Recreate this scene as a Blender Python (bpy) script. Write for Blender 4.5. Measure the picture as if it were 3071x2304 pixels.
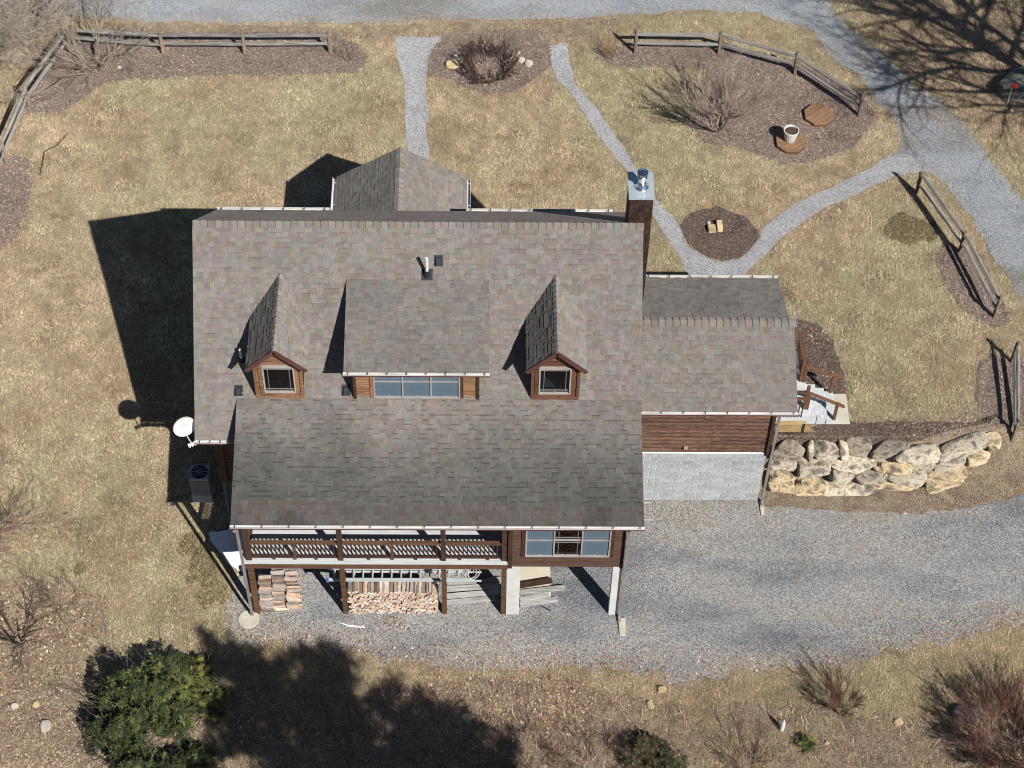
import bpy, math, random
import numpy as np
from mathutils import Vector, Matrix, noise as mnoise
from mathutils.geometry import delaunay_2d_cdt

random.seed(7)
RNG = np.random.default_rng(11)
SC = bpy.context.scene
for _o in list(bpy.data.objects):
    bpy.data.objects.remove(_o, do_unlink=True)
COL = SC.collection

# ------------------------------------------------------------------ camera
PITCH, ROLL, YAW = math.radians(52.385), math.radians(1.399), math.radians(1.406)
CAMLOC = Vector((-5.97, -37.619, 55.091))
_F = Vector((math.sin(YAW) * math.cos(PITCH), math.cos(YAW) * math.cos(PITCH), -math.sin(PITCH)))
_R0 = Vector((math.cos(YAW), -math.sin(YAW), 0.0))
_U0 = _R0.cross(_F)
_R = _R0 * math.cos(ROLL) + _U0 * math.sin(ROLL)
_U = _U0 * math.cos(ROLL) - _R0 * math.sin(ROLL)
cam = bpy.data.cameras.new('camera')
cam.sensor_width = 36.0
cam.lens = 36.0 * 6051.8 / 3071.0
cam.clip_start = 0.5
cam.clip_end = 3000.0
camo = bpy.data.objects.new('camera', cam)
COL.objects.link(camo)
camo.matrix_world = Matrix(((_R.x, _U.x, -_F.x, CAMLOC.x), (_R.y, _U.y, -_F.y, CAMLOC.y),
                            (_R.z, _U.z, -_F.z, CAMLOC.z), (0, 0, 0, 1)))
SC.camera = camo

# ------------------------------------------------------------------ sky and sun
SUN_AZ, SUN_EL = math.radians(35.2), math.radians(42.2)
TO_SUN = Vector((math.sin(SUN_AZ) * math.cos(SUN_EL), -math.cos(SUN_AZ) * math.cos(SUN_EL), math.sin(SUN_EL)))
W = bpy.data.worlds.new('World')
SC.world = W
W.use_nodes = True
wn = W.node_tree
wn.nodes.clear()
w_out = wn.nodes.new('ShaderNodeOutputWorld')
w_bg = wn.nodes.new('ShaderNodeBackground')
w_sky = wn.nodes.new('ShaderNodeTexSky')
w_sky.sky_type = 'NISHITA'
w_sky.sun_disc = False
w_sky.sun_elevation = SUN_EL
w_sky.altitude = 900.0
w_sky.dust_density = 0.4
w_sky.sun_rotation = math.atan2(TO_SUN.x, TO_SUN.y)
w_bg.inputs['Strength'].default_value = 0.05
wn.links.new(w_sky.outputs[0], w_bg.inputs[0])
wn.links.new(w_bg.outputs[0], w_out.inputs[0])
sun = bpy.data.lights.new('sun', 'SUN')
sun.energy = 5.0
sun.angle = math.radians(0.53)
sun.color = (1.0, 0.955, 0.89)
suno = bpy.data.objects.new('sun', sun)
COL.objects.link(suno)
suno.location = (20, -30, 40)
suno.rotation_euler = (-TO_SUN).to_track_quat('-Z', 'Y').to_euler()

SC.view_settings.view_transform = 'Standard'
SC.view_settings.look = 'None'
SC.view_settings.exposure = 0.12
SC.view_settings.gamma = 1.0
SC.view_settings.use_curve_mapping = False


# ------------------------------------------------------------------ helpers
def s2l(c):
    return tuple(((v / 255.0) / 12.92 if v / 255.0 <= 0.04045 else ((v / 255.0 + 0.055) / 1.055) ** 2.4) for v in c)


def lit(c, k=1.0):
    """sRGB colour as it shows in full sun -> rough albedo"""
    return tuple(min(0.9, v * k) for v in s2l(c))


WM = {}


def wm(o):
    return WM.get(o.name, Matrix.Identity(4))


def place(o, parent=None, world=None):
    world = world or Matrix.Identity(4)
    COL.objects.link(o)
    if parent is not None:
        o.parent = parent
        o.matrix_parent_inverse = wm(parent).inverted()
    o.matrix_basis = world
    WM[o.name] = world.copy()
    return o


def tag(o, label=None, cat=None, group=None, kind=None):
    if label:
        o['label'] = label
    if cat:
        o['category'] = cat
    if group:
        o['group'] = group
    if kind:
        o['kind'] = kind
    return o


def thing(name, label, cat, loc=(0, 0, 0), group=None):
    o = bpy.data.objects.new(name, None)
    o.empty_display_size = 0.2
    place(o, None, Matrix.Translation(loc))
    return tag(o, label, cat, group)


def inst(name, me, parent, world):
    return place(bpy.data.objects.new(name, me), parent, world)


def frame(o, x, y, z):
    """matrix from origin and three axis vectors"""
    return Matrix(((x[0], y[0], z[0], o[0]), (x[1], y[1], z[1], o[1]), (x[2], y[2], z[2], o[2]), (0, 0, 0, 1)))


class MB:
    def __init__(self):
        self.v, self.f, self.c = [], [], []

    def add(self, vs, fs, col=None):
        b = len(self.v)
        self.v.extend([tuple(p) for p in vs])
        for f in fs:
            self.f.append(tuple(i + b for i in f))
            self.c.append(col)

    def box(self, a, b, col=None):
        x0, y0, z0 = a
        x1, y1, z1 = b
        self.add([(x0, y0, z0), (x1, y0, z0), (x1, y1, z0), (x0, y1, z0), (x0, y0, z1), (x1, y0, z1), (x1, y1, z1), (x0, y1, z1)],
                 [(0, 3, 2, 1), (4, 5, 6, 7), (0, 1, 5, 4), (1, 2, 6, 5), (2, 3, 7, 6), (3, 0, 4, 7)], col)
        return self

    def bar(self, p, q, w, t, up=(0, 0, 1), col=None):
        """box beam from p to q, width w (sideways), thickness t (along up)"""
        p, q = Vector(p), Vector(q)
        d = (q - p).normalized()
        s = d.cross(Vector(up)).normalized()
        n = s.cross(d).normalized()
        vs = []
        for e in (p, q):
            for a, b in ((-1, -1), (1, -1), (1, 1), (-1, 1)):
                vs.append(e + s * (a * w / 2) + n * (b * t / 2))
        self.add(vs, [(0, 3, 2, 1), (4, 5, 6, 7), (0, 1, 5, 4), (1, 2, 6, 5), (2, 3, 7, 6), (3, 0, 4, 7)], col)
        return self

    def prism(self, poly, axis, a, b, col=None):
        """extrude 2-D polygon along an axis ('x','y','z') from a to b"""
        n = len(poly)
        vs = []
        for e in (a, b):
            for (p, q) in poly:
                vs.append({'x': (e, p, q), 'y': (p, e, q), 'z': (p, q, e)}[axis])
        fs = [tuple(range(n)), tuple(range(2 * n - 1, n - 1, -1))]
        for i in range(n):
            j = (i + 1) % n
            fs.append((i, i + n, j + n, j))
        self.add(vs, fs, col)
        return self

    def tube(self, pts, rad, n=6, col=None, cap=True):
        pts = [Vector(p) for p in pts]
        if not hasattr(rad, '__len__'):
            rad = [rad] * len(pts)
        vs, fs = [], []
        up = Vector((0.31, 0.2, 0.93))
        for i, p in enumerate(pts):
            d = (pts[min(i + 1, len(pts) - 1)] - pts[max(i - 1, 0)])
            if d.length < 1e-6:
                d = Vector((0, 0, 1))
            d.normalize()
            s = d.cross(up)
            if s.length < 1e-3:
                s = d.cross(Vector((1, 0, 0)))
            s.normalize()
            t = s.cross(d)
            for k in range(n):
                a = 2 * math.pi * k / n
                vs.append(p + s * (math.cos(a) * rad[i]) + t * (math.sin(a) * rad[i]))
        for i in range(len(pts) - 1):
            for k in range(n):
                a, b = i * n + k, i * n + (k + 1) % n
                fs.append((a, b, b + n, a + n))
        if cap:
            fs.append(tuple(range(n - 1, -1, -1)))
            m = (len(pts) - 1) * n
            fs.append(tuple(m + k for k in range(n)))
        self.add(vs, fs, col)
        return self

    def lathe(self, c, prof, n=20, col=None):
        vs, fs = [], []
        for r, z in prof:
            for k in range(n):
                a = 2 * math.pi * k / n
                vs.append((c[0] + r * math.cos(a), c[1] + r * math.sin(a), c[2] + z))
        for i in range(len(prof) - 1):
            for k in range(n):
                a, b = i * n + k, i * n + (k + 1) % n
                fs.append((a, b, b + n, a + n))
        fs.append(tuple(range(n - 1, -1, -1)))
        m = (len(prof) - 1) * n
        fs.append(tuple(m + k for k in range(n)))
        self.add(vs, fs, col)
        return self

    def mesh(self, name, mat=None, smooth=False):
        me = bpy.data.meshes.new(name)
        me.from_pydata(self.v, [], self.f)
        if mat:
            me.materials.append(mat)
        if any(c is not None for c in self.c):
            at = me.attributes.new('Col', 'FLOAT_COLOR', 'FACE')
            arr = np.ones((len(self.f), 4), np.float32)
            for i, c in enumerate(self.c):
                if c is not None:
                    arr[i, :3] = c[:3]
            at.data.foreach_set('color', arr.ravel())
        if smooth:
            me.polygons.foreach_set('use_smooth', [True] * len(me.polygons))
        me.update()
        return me

    def build(self, name, mat, parent=None, smooth=False, world=None):
        return place(bpy.data.objects.new(name, self.mesh(name, mat, smooth)), parent, world)


def bx(name, a, b, mat, parent=None, col=None):
    return MB().box(a, b, col).build(name, mat, parent)


def npmesh(name, V, tri, colors, mat):
    """triangle mesh from numpy arrays with per-face colours"""
    me = bpy.data.meshes.new(name)
    nv, nt = len(V), len(tri)
    me.vertices.add(nv)
    me.vertices.foreach_set('co', V.astype(np.float32).ravel())
    me.loops.add(nt * 3)
    me.loops.foreach_set('vertex_index', tri.astype(np.int32).ravel())
    me.polygons.add(nt)
    me.polygons.foreach_set('loop_start', np.arange(0, nt * 3, 3, dtype=np.int32))
    if colors is not None:
        at = me.attributes.new('Col', 'FLOAT_COLOR', 'FACE')
        c4 = np.ones((nt, 4), np.float32)
        c4[:, :3] = colors
        at.data.foreach_set('color', c4.ravel())
    me.materials.append(mat)
    me.update(calc_edges=True)
    return me


# ------------------------------------------------------------------ value noise (numpy)
_LAT = {}


def vn(x, y, scale, seed):
    if seed not in _LAT:
        _LAT[seed] = np.random.default_rng(seed).random((256, 256))
    L = _LAT[seed]
    x = np.asarray(x, float) / scale + 1000.0
    y = np.asarray(y, float) / scale + 1000.0
    xi, yi = np.floor(x).astype(int), np.floor(y).astype(int)
    fx, fy = x - xi, y - yi
    fx, fy = fx * fx * (3 - 2 * fx), fy * fy * (3 - 2 * fy)
    a, b = L[xi % 256, yi % 256], L[(xi + 1) % 256, yi % 256]
    c, d = L[xi % 256, (yi + 1) % 256], L[(xi + 1) % 256, (yi + 1) % 256]
    return (a * (1 - fx) + b * fx) * (1 - fy) + (c * (1 - fx) + d * fx) * fy


def fbm(x, y, scale, seed, n=3):
    t, a, s = 0.0, 1.0, 0.0
    for i in range(n):
        t = t + a * vn(x, y, scale / 2 ** i, seed + i)
        s += a
        a *= 0.55
    return t / s


# ------------------------------------------------------------------ materials
def newmat(name):
    m = bpy.data.materials.new(name)
    m.use_nodes = True
    nt = m.node_tree
    nt.nodes.clear()
    out = nt.nodes.new('ShaderNodeOutputMaterial')
    b = nt.nodes.new('ShaderNodeBsdfPrincipled')
    nt.links.new(b.outputs[0], out.inputs[0])
    return m, nt, b


def rgb(c):
    return (c[0], c[1], c[2], 1.0)


def pm(name, stops, scale=(4, 4, 4), detail=4.0, rough=0.85, bump=0.0, bscale=None, attr=False, rnd=0.0,
       metal=0.0, spec=0.25, drough=1.0, coords='Object', fine=None, fine_amt=0.0, distort=0.0, vor=None, vor_amt=0.0, contrast=(0.3, 0.7)):
    m, nt, b = newmat(name)
    N, Lk = nt.nodes, nt.links
    tc = N.new('ShaderNodeTexCoord')
    mp = N.new('ShaderNodeMapping')
    mp.inputs['Scale'].default_value = scale
    Lk.new(tc.outputs[coords], mp.inputs[0])
    vec = mp.outputs[0]
    oi = None
    if rnd > 0:
        oi = N.new('ShaderNodeObjectInfo')
        ad = N.new('ShaderNodeVectorMath')
        ad.operation = 'ADD'
        sc = N.new('ShaderNodeMath')
        sc.operation = 'MULTIPLY'
        sc.inputs[1].default_value = 57.0
        Lk.new(oi.outputs['Random'], sc.inputs[0])
        Lk.new(vec, ad.inputs[0])
        Lk.new(sc.outputs[0], ad.inputs[1])
        vec = ad.outputs[0]
    nz = N.new('ShaderNodeTexNoise')
    nz.inputs['Scale'].default_value = 1.0
    nz.inputs['Detail'].default_value = detail
    nz.inputs['Distortion'].default_value = distort
    Lk.new(vec, nz.inputs['Vector'])
    cr = N.new('ShaderNodeValToRGB')
    e = cr.color_ramp.elements
    n = len(stops)
    lo, hi = contrast
    e[0].position, e[0].color = lo, rgb(stops[0])
    e[1].position, e[1].color = hi, rgb(stops[-1])
    for i in range(1, n - 1):
        k = e.new(lo + (hi - lo) * i / (n - 1))
        k.color = rgb(stops[i])
    Lk.new(nz.outputs['Fac'], cr.inputs[0])
    colr = cr.outputs[0]

    def mixmul(a, fac_socket_color):
        mx = N.new('ShaderNodeMix')
        mx.data_type = 'RGBA'
        mx.blend_type = 'MULTIPLY'
        mx.inputs[0].default_value = 1.0
        Lk.new(a, mx.inputs[6])
        Lk.new(fac_socket_color, mx.inputs[7])
        return mx.outputs[2]

    def vary(val, amt):
        mr = N.new('ShaderNodeMapRange')
        mr.inputs['To Min'].default_value = 1.0 - amt
        mr.inputs['To Max'].default_value = 1.0 + amt
        Lk.new(val, mr.inputs[0])
        return mr.outputs[0]
    if attr:
        at = N.new('ShaderNodeAttribute')
        at.attribute_name = 'Col'
        colr = mixmul(at.outputs['Color'], colr)
    if fine:
        nf = N.new('ShaderNodeTexNoise')
        nf.inputs['Scale'].default_value = fine
        nf.inputs['Detail'].default_value = 2.0
        Lk.new(tc.outputs[coords], nf.inputs['Vector'])
        mrf = N.new('ShaderNodeMapRange')
        mrf.inputs['From Min'].default_value = 0.3
        mrf.inputs['From Max'].default_value = 0.7
        mrf.inputs['To Min'].default_value = 1.0 - fine_amt
        mrf.inputs['To Max'].default_value = 1.0 + fine_amt
        Lk.new(nf.outputs['Fac'], mrf.inputs[0])
        colr = mixmul(colr, mrf.outputs[0])
    vheight = None
    if vor:
        vt = N.new('ShaderNodeTexVoronoi')
        vt.inputs['Scale'].default_value = vor
        Lk.new(tc.outputs[coords], vt.inputs['Vector'])
        sep = N.new('ShaderNodeSeparateColor')
        Lk.new(vt.outputs['Color'], sep.inputs[0])
        colr = mixmul(colr, vary(sep.outputs[0], vor_amt))
        vheight = vt.outputs['Distance']
    if rnd > 0:
        colr = mixmul(colr, vary(oi.outputs['Random'], rnd))
    Lk.new(colr, b.inputs['Base Color'])
    b.inputs['Roughness'].default_value = rough
    b.inputs['Metallic'].default_value = metal
    b.inputs['Specular IOR Level'].default_value = spec
    if rough >= 0.9 and 'Diffuse Roughness' in b.inputs:
        b.inputs['Diffuse Roughness'].default_value = drough
    if bump > 0:
        bp = N.new('ShaderNodeBump')
        bp.inputs['Strength'].default_value = 1.0
        bp.inputs['Distance'].default_value = bump
        if vheight is not None:
            inv = N.new('ShaderNodeMath')
            inv.operation = 'SUBTRACT'
            inv.inputs[0].default_value = 1.0
            Lk.new(vheight, inv.inputs[1])
            Lk.new(inv.outputs[0], bp.inputs['Height'])
        else:
            nb = N.new('ShaderNodeTexNoise')
            nb.inputs['Scale'].default_value = bscale or 20.0
            nb.inputs['Detail'].default_value = 3.0
            Lk.new(tc.outputs[coords] if bscale else vec, nb.inputs['Vector'])
            Lk.new(nb.outputs['Fac'], bp.inputs['Height'])
        Lk.new(bp.outputs[0], b.inputs['Normal'])
    return m


def cmul(c, k):
    return tuple(min(1.0, v * k) for v in c)


M = {}
M['ground'] = pm('ground', [lit((118, 103, 82)), lit((154, 138, 112)), lit((142, 132, 105))], (0.9, 0.9, 0.9), 6, 0.95, 0.03, 22, fine=18, fine_amt=0.4)
M['blade'] = pm('grass_blade', [(1, 1, 1), (1, 1, 1)], attr=True, rough=0.8, spec=0.1)
M['leaf'] = pm('leaf', [(0.9, 0.9, 0.9), (1.05, 1.05, 1.05)], (6, 6, 6), attr=True, rough=0.55, spec=0.3)
M['gravel'] = pm('gravel', [lit((118, 122, 127)), lit((144, 145, 146)), lit((158, 157, 155)), lit((156, 152, 146))], (0.2, 0.6, 0.5), 8, 0.95, 0.02, vor=34, vor_amt=0.45, fine=60, fine_amt=0.5, contrast=(0.36, 0.64))
M['gravel_road'] = pm('gravel_road', [lit((128, 126, 122)), lit((140, 144, 148)), lit((152, 158, 164)), lit((140, 148, 156))], (0.2, 0.5, 0.3), 6, 0.95, 0.02, vor=34, vor_amt=0.26, fine=60, fine_amt=0.28, contrast=(0.36, 0.64))
M['gravel_path'] = pm('gravel_path', [lit((150, 150, 152)), lit((166, 168, 172))], (1.2, 1.2, 1.2), 5, 0.95, 0.025, vor=30, vor_amt=0.35, fine=55, fine_amt=0.35)
M['mulch'] = pm('mulch', [lit((98, 86, 78)), lit((134, 119, 109)), lit((120, 103, 94))], (1.1, 1.1, 1.1), 6, 0.95, 0.04, vor=30, vor_amt=0.4, fine=50, fine_amt=0.4)
M['mulch_dark'] = pm('mulch_dark', [lit((72, 60, 53)), lit((106, 92, 83)), lit((94, 78, 70))], (1.1, 1.1, 1.1), 6, 0.95, 0.04, vor=30, vor_amt=0.4, fine=50, fine_amt=0.4)
M['litter'] = pm('litter', [lit((112, 98, 84)), lit((154, 139, 119)), lit((134, 116, 100)), lit((168, 154, 132))], (0.9, 0.9, 0.9), 8, 0.95, 0.05, 22, vor=24, vor_amt=0.3, fine=42, fine_amt=0.45)
M['shingle'] = pm('shingle', [(0.88, 0.88, 0.88), (1.1, 1.1, 1.1)], (5, 5, 5), 6, 0.95, 0.012, 26, attr=True, spec=0.1, fine=45, fine_amt=0.16, drough=0.55)
M['deck_wood'] = pm('deck_wood', [lit((188, 194, 196)), lit((214, 219, 220))], (1.5, 14, 14), 4, 0.7, rnd=0.06)
M['siding'] = pm('siding', [lit((70, 52, 43)), lit((110, 84, 69)), lit((128, 100, 82)), lit((80, 59, 48))], (1.0, 7, 11), 8, 0.7, 0.012, rnd=0.2, distort=2.2, spec=0.3, contrast=(0.36, 0.62))
M['siding_front'] = pm('siding_front', [lit((70, 52, 44)), lit((96, 74, 64)), lit((82, 60, 50))], (1.4, 9, 22), 5, 0.7, 0.004, rnd=0.16, distort=0.5, spec=0.3)
M['dormer_wood'] = pm('dormer_wood', [lit((104, 74, 54)), lit((142, 107, 80)), lit((158, 122, 92))], (2.0, 9, 18), 6, 0.7, 0.006, rnd=0.2, distort=0.9, spec=0.3)
M['dark_wood'] = pm('dark_wood', [lit((54, 38, 31)), lit((78, 57, 47)), lit((64, 46, 37))], (3, 3, 3), 5, 0.65, 0.004, rnd=0.12, distort=0.4, spec=0.3)
M['beam_wood'] = pm('beam_wood', [lit((74, 52, 38)), lit((108, 82, 62)), lit((88, 62, 46))], (1.0, 12, 12), 5, 0.7, 0.004, rnd=0.1, spec=0.25)
M['stain_wood'] = pm('stain_wood', [lit((82, 56, 43)), lit((116, 82, 63)), lit((96, 66, 50))], (2, 8, 10), 6, 0.65, 0.004, rnd=0.18, distort=0.8)
M['block'] = pm('block', [lit((138, 141, 143)), lit((158, 161, 163)), lit((142, 151, 150))], (2.5, 2.5, 2.5), 5, 0.9, 0.003, 60, rnd=0.10)
M['mortar'] = pm('mortar', [lit((226, 228, 228)), lit((236, 238, 238))], (5, 5, 5), 3, 0.9)
M['foundation'] = pm('foundation', [lit((120, 122, 124)), lit((140, 142, 143))], (2, 2, 2), 4, 0.9)
M['white'] = pm('white_paint', [lit((205, 205, 203)), lit((222, 222, 221))], (2, 2, 2), 4, 0.45, spec=0.4)
M['gutter_in'] = pm('gutter_metal', [lit((180, 178, 175)), lit((214, 212, 209)), lit((224, 223, 221))], (0.8, 9, 9), 5, 0.5, spec=0.4)
M['brown_metal'] = pm('brown_metal', [lit((62, 44, 42)), lit((78, 56, 54))], (2, 2, 2), 3, 0.45, spec=0.45)
M['spout'] = pm('spout_metal', [lit((126, 118, 116)), lit((150, 143, 140))], (2, 2, 2), 3, 0.4, spec=0.5)
M['fascia'] = pm('fascia', [lit((84, 54, 52)), lit((104, 70, 66))], (2, 8, 8), 3, 0.6)
M['steel'] = pm('galvanised_steel', [(0.48, 0.57, 0.62), (0.60, 0.68, 0.72)], (3, 3, 3), 4, 0.4, metal=0.35, spec=0.5)
M['chrome'] = pm('stainless_flue', [(0.75, 0.76, 0.78), (0.85, 0.86, 0.88)], (3, 3, 3), 2, 0.18, metal=1.0)
M['alu'] = pm('aluminium', [lit((190, 194, 196)), lit((214, 218, 220))], (3, 20, 20), 3, 0.5, metal=0.15, spec=0.5)
M['blue_plastic'] = pm('blue_plastic', [(0.05, 0.12, 0.42), (0.08, 0.17, 0.5)], rough=0.45)
M['black'] = pm('black_rubber', [(0.018, 0.022, 0.028), (0.03, 0.036, 0.045)], (5, 5, 5), 3, 0.6)
M['shake'] = pm('shake', [lit((44, 33, 27)), lit((72, 54, 43))], (6, 6, 4), 4, 0.8, rnd=0.28)
M['fence'] = pm('weathered_rail', [lit((92, 90, 87)), lit((132, 130, 126)), lit((152, 150, 145)), lit((112, 106, 98))], (1.2, 16, 16), 6, 0.9, 0.008, rnd=0.14, distort=0.4)
M['fence_post'] = pm('weathered_post', [lit((96, 84, 70)), lit((134, 118, 100)), lit((112, 102, 92))], (10, 10, 1.5), 5, 0.9, 0.008, rnd=0.15)
M['plank'] = pm('cedar_plank', [lit((132, 102, 76)), lit((158, 126, 98))], (1.5, 14, 14), 4, 0.7, rnd=0.09)
M['oldboard'] = pm('old_board', [lit((140, 138, 136)), lit((196, 196, 193))], (1.2, 14, 14), 5, 0.85, rnd=0.15)
M['stone'] = pm('boulder_stone', [lit((100, 95, 88)), lit((138, 132, 123)), lit((176, 168, 154)), lit((192, 183, 168)), lit((150, 142, 129)), lit((116, 109, 101))], (2.6, 2.6, 3.4), 10, 0.92, 0.025, 16, rnd=0.1, distort=0.4, fine=18, fine_amt=0.3, attr=True, contrast=(0.32, 0.68))
M['tanstone'] = pm('tan_stone', [lit((150, 130, 96)), lit((196, 176, 138)), lit((206, 192, 160))], (2, 2, 2), 6, 0.92, 0.03, 12, rnd=0.12, fine=25, fine_amt=0.2)
M['palestone'] = pm('pale_stone', [lit((160, 152, 142)), lit((200, 192, 182))], (3, 3, 3), 5, 0.9, 0.02, 16, rnd=0.12)
M['greystone'] = pm('grey_stone', [lit((82, 86, 84)), lit((118, 122, 118)), lit((96, 100, 97))], (3.5, 3.5, 3.5), 6, 0.9, 0.03, 12, rnd=0.1)
M['concrete'] = pm('concrete', [lit((180, 175, 160)), lit((202, 198, 184))], (2, 2, 2), 5, 0.92, 0.002, 80, fine=30, fine_amt=0.07)
M['slab'] = pm('beige_slab', [lit((206, 197, 178)), lit((218, 210, 192))], (1.5, 1.5, 1.5), 4, 0.85)
M['snow'] = pm('snow', [(0.82, 0.85, 0.9), (0.9, 0.92, 0.95)], (2, 2, 2), 4, 0.6, 0.03, 6)
M['firewood'] = pm('firewood', [(0.72, 0.72, 0.72), (1.1, 1.08, 1.05)], (9, 9, 9), 5, 0.85, 0.008, 18, attr=True, rnd=0.18)
M['twig'] = pm('twig', [(0.75, 0.75, 0.75), (1.1, 1.1, 1.1)], (3, 3, 3), 3, 0.85, attr=True, spec=0.15)
M['frame'] = pm('window_frame', [lit((158, 152, 148)), lit((178, 172, 168))], (3, 3, 3), 3, 0.6)
M['bark'] = pm('bark', [lit((70, 62, 54)), lit((112, 102, 92))], (9, 9, 2), 5, 0.9, 0.02, 12)
M['soil'] = pm('potting_soil', [lit((66, 52, 44)), lit((98, 82, 70))], (12, 12, 12), 4, 0.95, 0.02, 30)
M['acbody'] = pm('ac_body', [lit((150, 154, 158)), lit((172, 176, 180))], (3, 3, 3), 3, 0.5)
M['screen_mark'] = pm('grey_print', [lit((150, 155, 160)), lit((160, 165, 170))], rough=0.5)
M['red'] = pm('red_plastic', [(0.42, 0.03, 0.03), (0.5, 0.05, 0.04)], rough=0.5)
M['curtain'] = pm('interior_fabric', [lit((46, 62, 76)), lit((72, 92, 108))], (2, 2, 2), 3, 0.9)
M['room'] = pm('interior_dark', [(0.03, 0.04, 0.055), (0.07, 0.09, 0.11)], (2, 2, 2), 2, 0.9)
M['roomwood'] = pm('interior_wood', [lit((70, 48, 26)), lit((130, 92, 48))], (2, 8, 8), 3, 0.6)
M['lattice'] = pm('lattice_wood', [lit((176, 152, 108)), lit((198, 176, 132))], (3, 3, 3), 3, 0.8)


def glassmat():
    m, nt, b = newmat('window_glass')
    N, Lk = nt.nodes, nt.links
    out = [n for n in N if n.type == 'OUTPUT_MATERIAL'][0]
    N.remove(b)
    tr = N.new('ShaderNodeBsdfTransparent')
    tr.inputs[0].default_value = (0.62, 0.74, 0.80, 1)
    gl = N.new('ShaderNodeBsdfGlossy')
    gl.inputs['Roughness'].default_value = 0.03
    fr = N.new('ShaderNodeFresnel')
    fr.inputs[0].default_value = 1.6
    mx = N.new('ShaderNodeMixShader')
    Lk.new(fr.outputs[0], mx.inputs[0])
    Lk.new(tr.outputs[0], mx.inputs[1])
    Lk.new(gl.outputs[0], mx.inputs[2])
    Lk.new(mx.outputs[0], out.inputs[0])
    return m


def screenmat():
    m, nt, b = newmat('insect_screen')
    N, Lk = nt.nodes, nt.links
    out = [n for n in N if n.type == 'OUTPUT_MATERIAL'][0]
    tr = N.new('ShaderNodeBsdfTransparent')
    b.inputs['Base Color'].default_value = (0.17, 0.25, 0.33, 1)
    b.inputs['Roughness'].default_value = 0.6
    mx = N.new('ShaderNodeMixShader')
    mx.inputs[0].default_value = 0.62
    Lk.new(tr.outputs[0], mx.inputs[1])
    Lk.new(b.outputs[0], mx.inputs[2])
    Lk.new(mx.outputs[0], out.inputs[0])
    return m


M['glass'] = glassmat()
M['screen'] = screenmat()


# ------------------------------------------------------------------ terrain
def sst(a, b, x):
    t = np.clip((x - a) / (b - a), 0, 1)
    return t * t * (3 - 2 * t)


_WLX = [3.0, 8.0, 9.6, 10.8, 11.9, 14, 20, 60]
_WLY = [0.95, 0.95, 1.12, 1.22, 1.2, 1.0, 0.9, 0.9]


def wl(x):
    return np.interp(x, _WLX, _WLY)


def H(x, y):
    x = np.asarray(x, float)
    y = np.asarray(y, float)
    up = 1.75
    L = 1.62 * np.clip((y + 4.1) / 6.6, 0, 1) + 0.13 * sst(2.0, 8.0, y)
    Mz = up * sst(1.2, 1.9, y)
    k = wl(x)
    w = 0.35 + 1.7 * sst(10.2, 14.5, x)
    Rr = up * sst(k - w, k + w, y)
    s = sst(-14.1, -13.3, x)
    z = np.where(x < 3.2, L * (1 - s) + Mz * s, Rr)
    return z - 0.035 * np.maximum(0, -9.5 - y)


def h1(x, y):
    return float(H(x, y))


def gridlines(lo, hi, step, far):
    core = list(np.arange(lo, hi + 1e-6, step))
    a, s = [], step
    v = lo
    while v > -far:
        s *= 1.35
        v -= s
        a.append(v)
    b, s = [], step
    v = hi
    while v < far:
        s *= 1.35
        v += s
        b.append(v)
    return np.array(a[::-1] + core + b)


gx, gy = gridlines(-28, 20, 0.25, 700), gridlines(-14, 28, 0.25, 700)
GX, GY = np.meshgrid(gx, gy)
GZ = H(GX, GY)
nx, ny = len(gx), len(gy)
gv = np.stack([GX, GY, GZ], -1).reshape(-1, 3)
ii = np.arange(nx * ny).reshape(ny, nx)
a, b_, c_, d_ = ii[:-1, :-1].ravel(), ii[:-1, 1:].ravel(), ii[1:, 1:].ravel(), ii[1:, :-1].ravel()
gt = np.concatenate([np.stack([a, b_, c_], 1), np.stack([a, c_, d_], 1)])
me = npmesh('ground', gv, gt, None, M['ground'])
me.polygons.foreach_set('use_smooth', [True] * len(me.polygons))
tag(place(bpy.data.objects.new('ground', me)), kind='structure')

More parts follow.
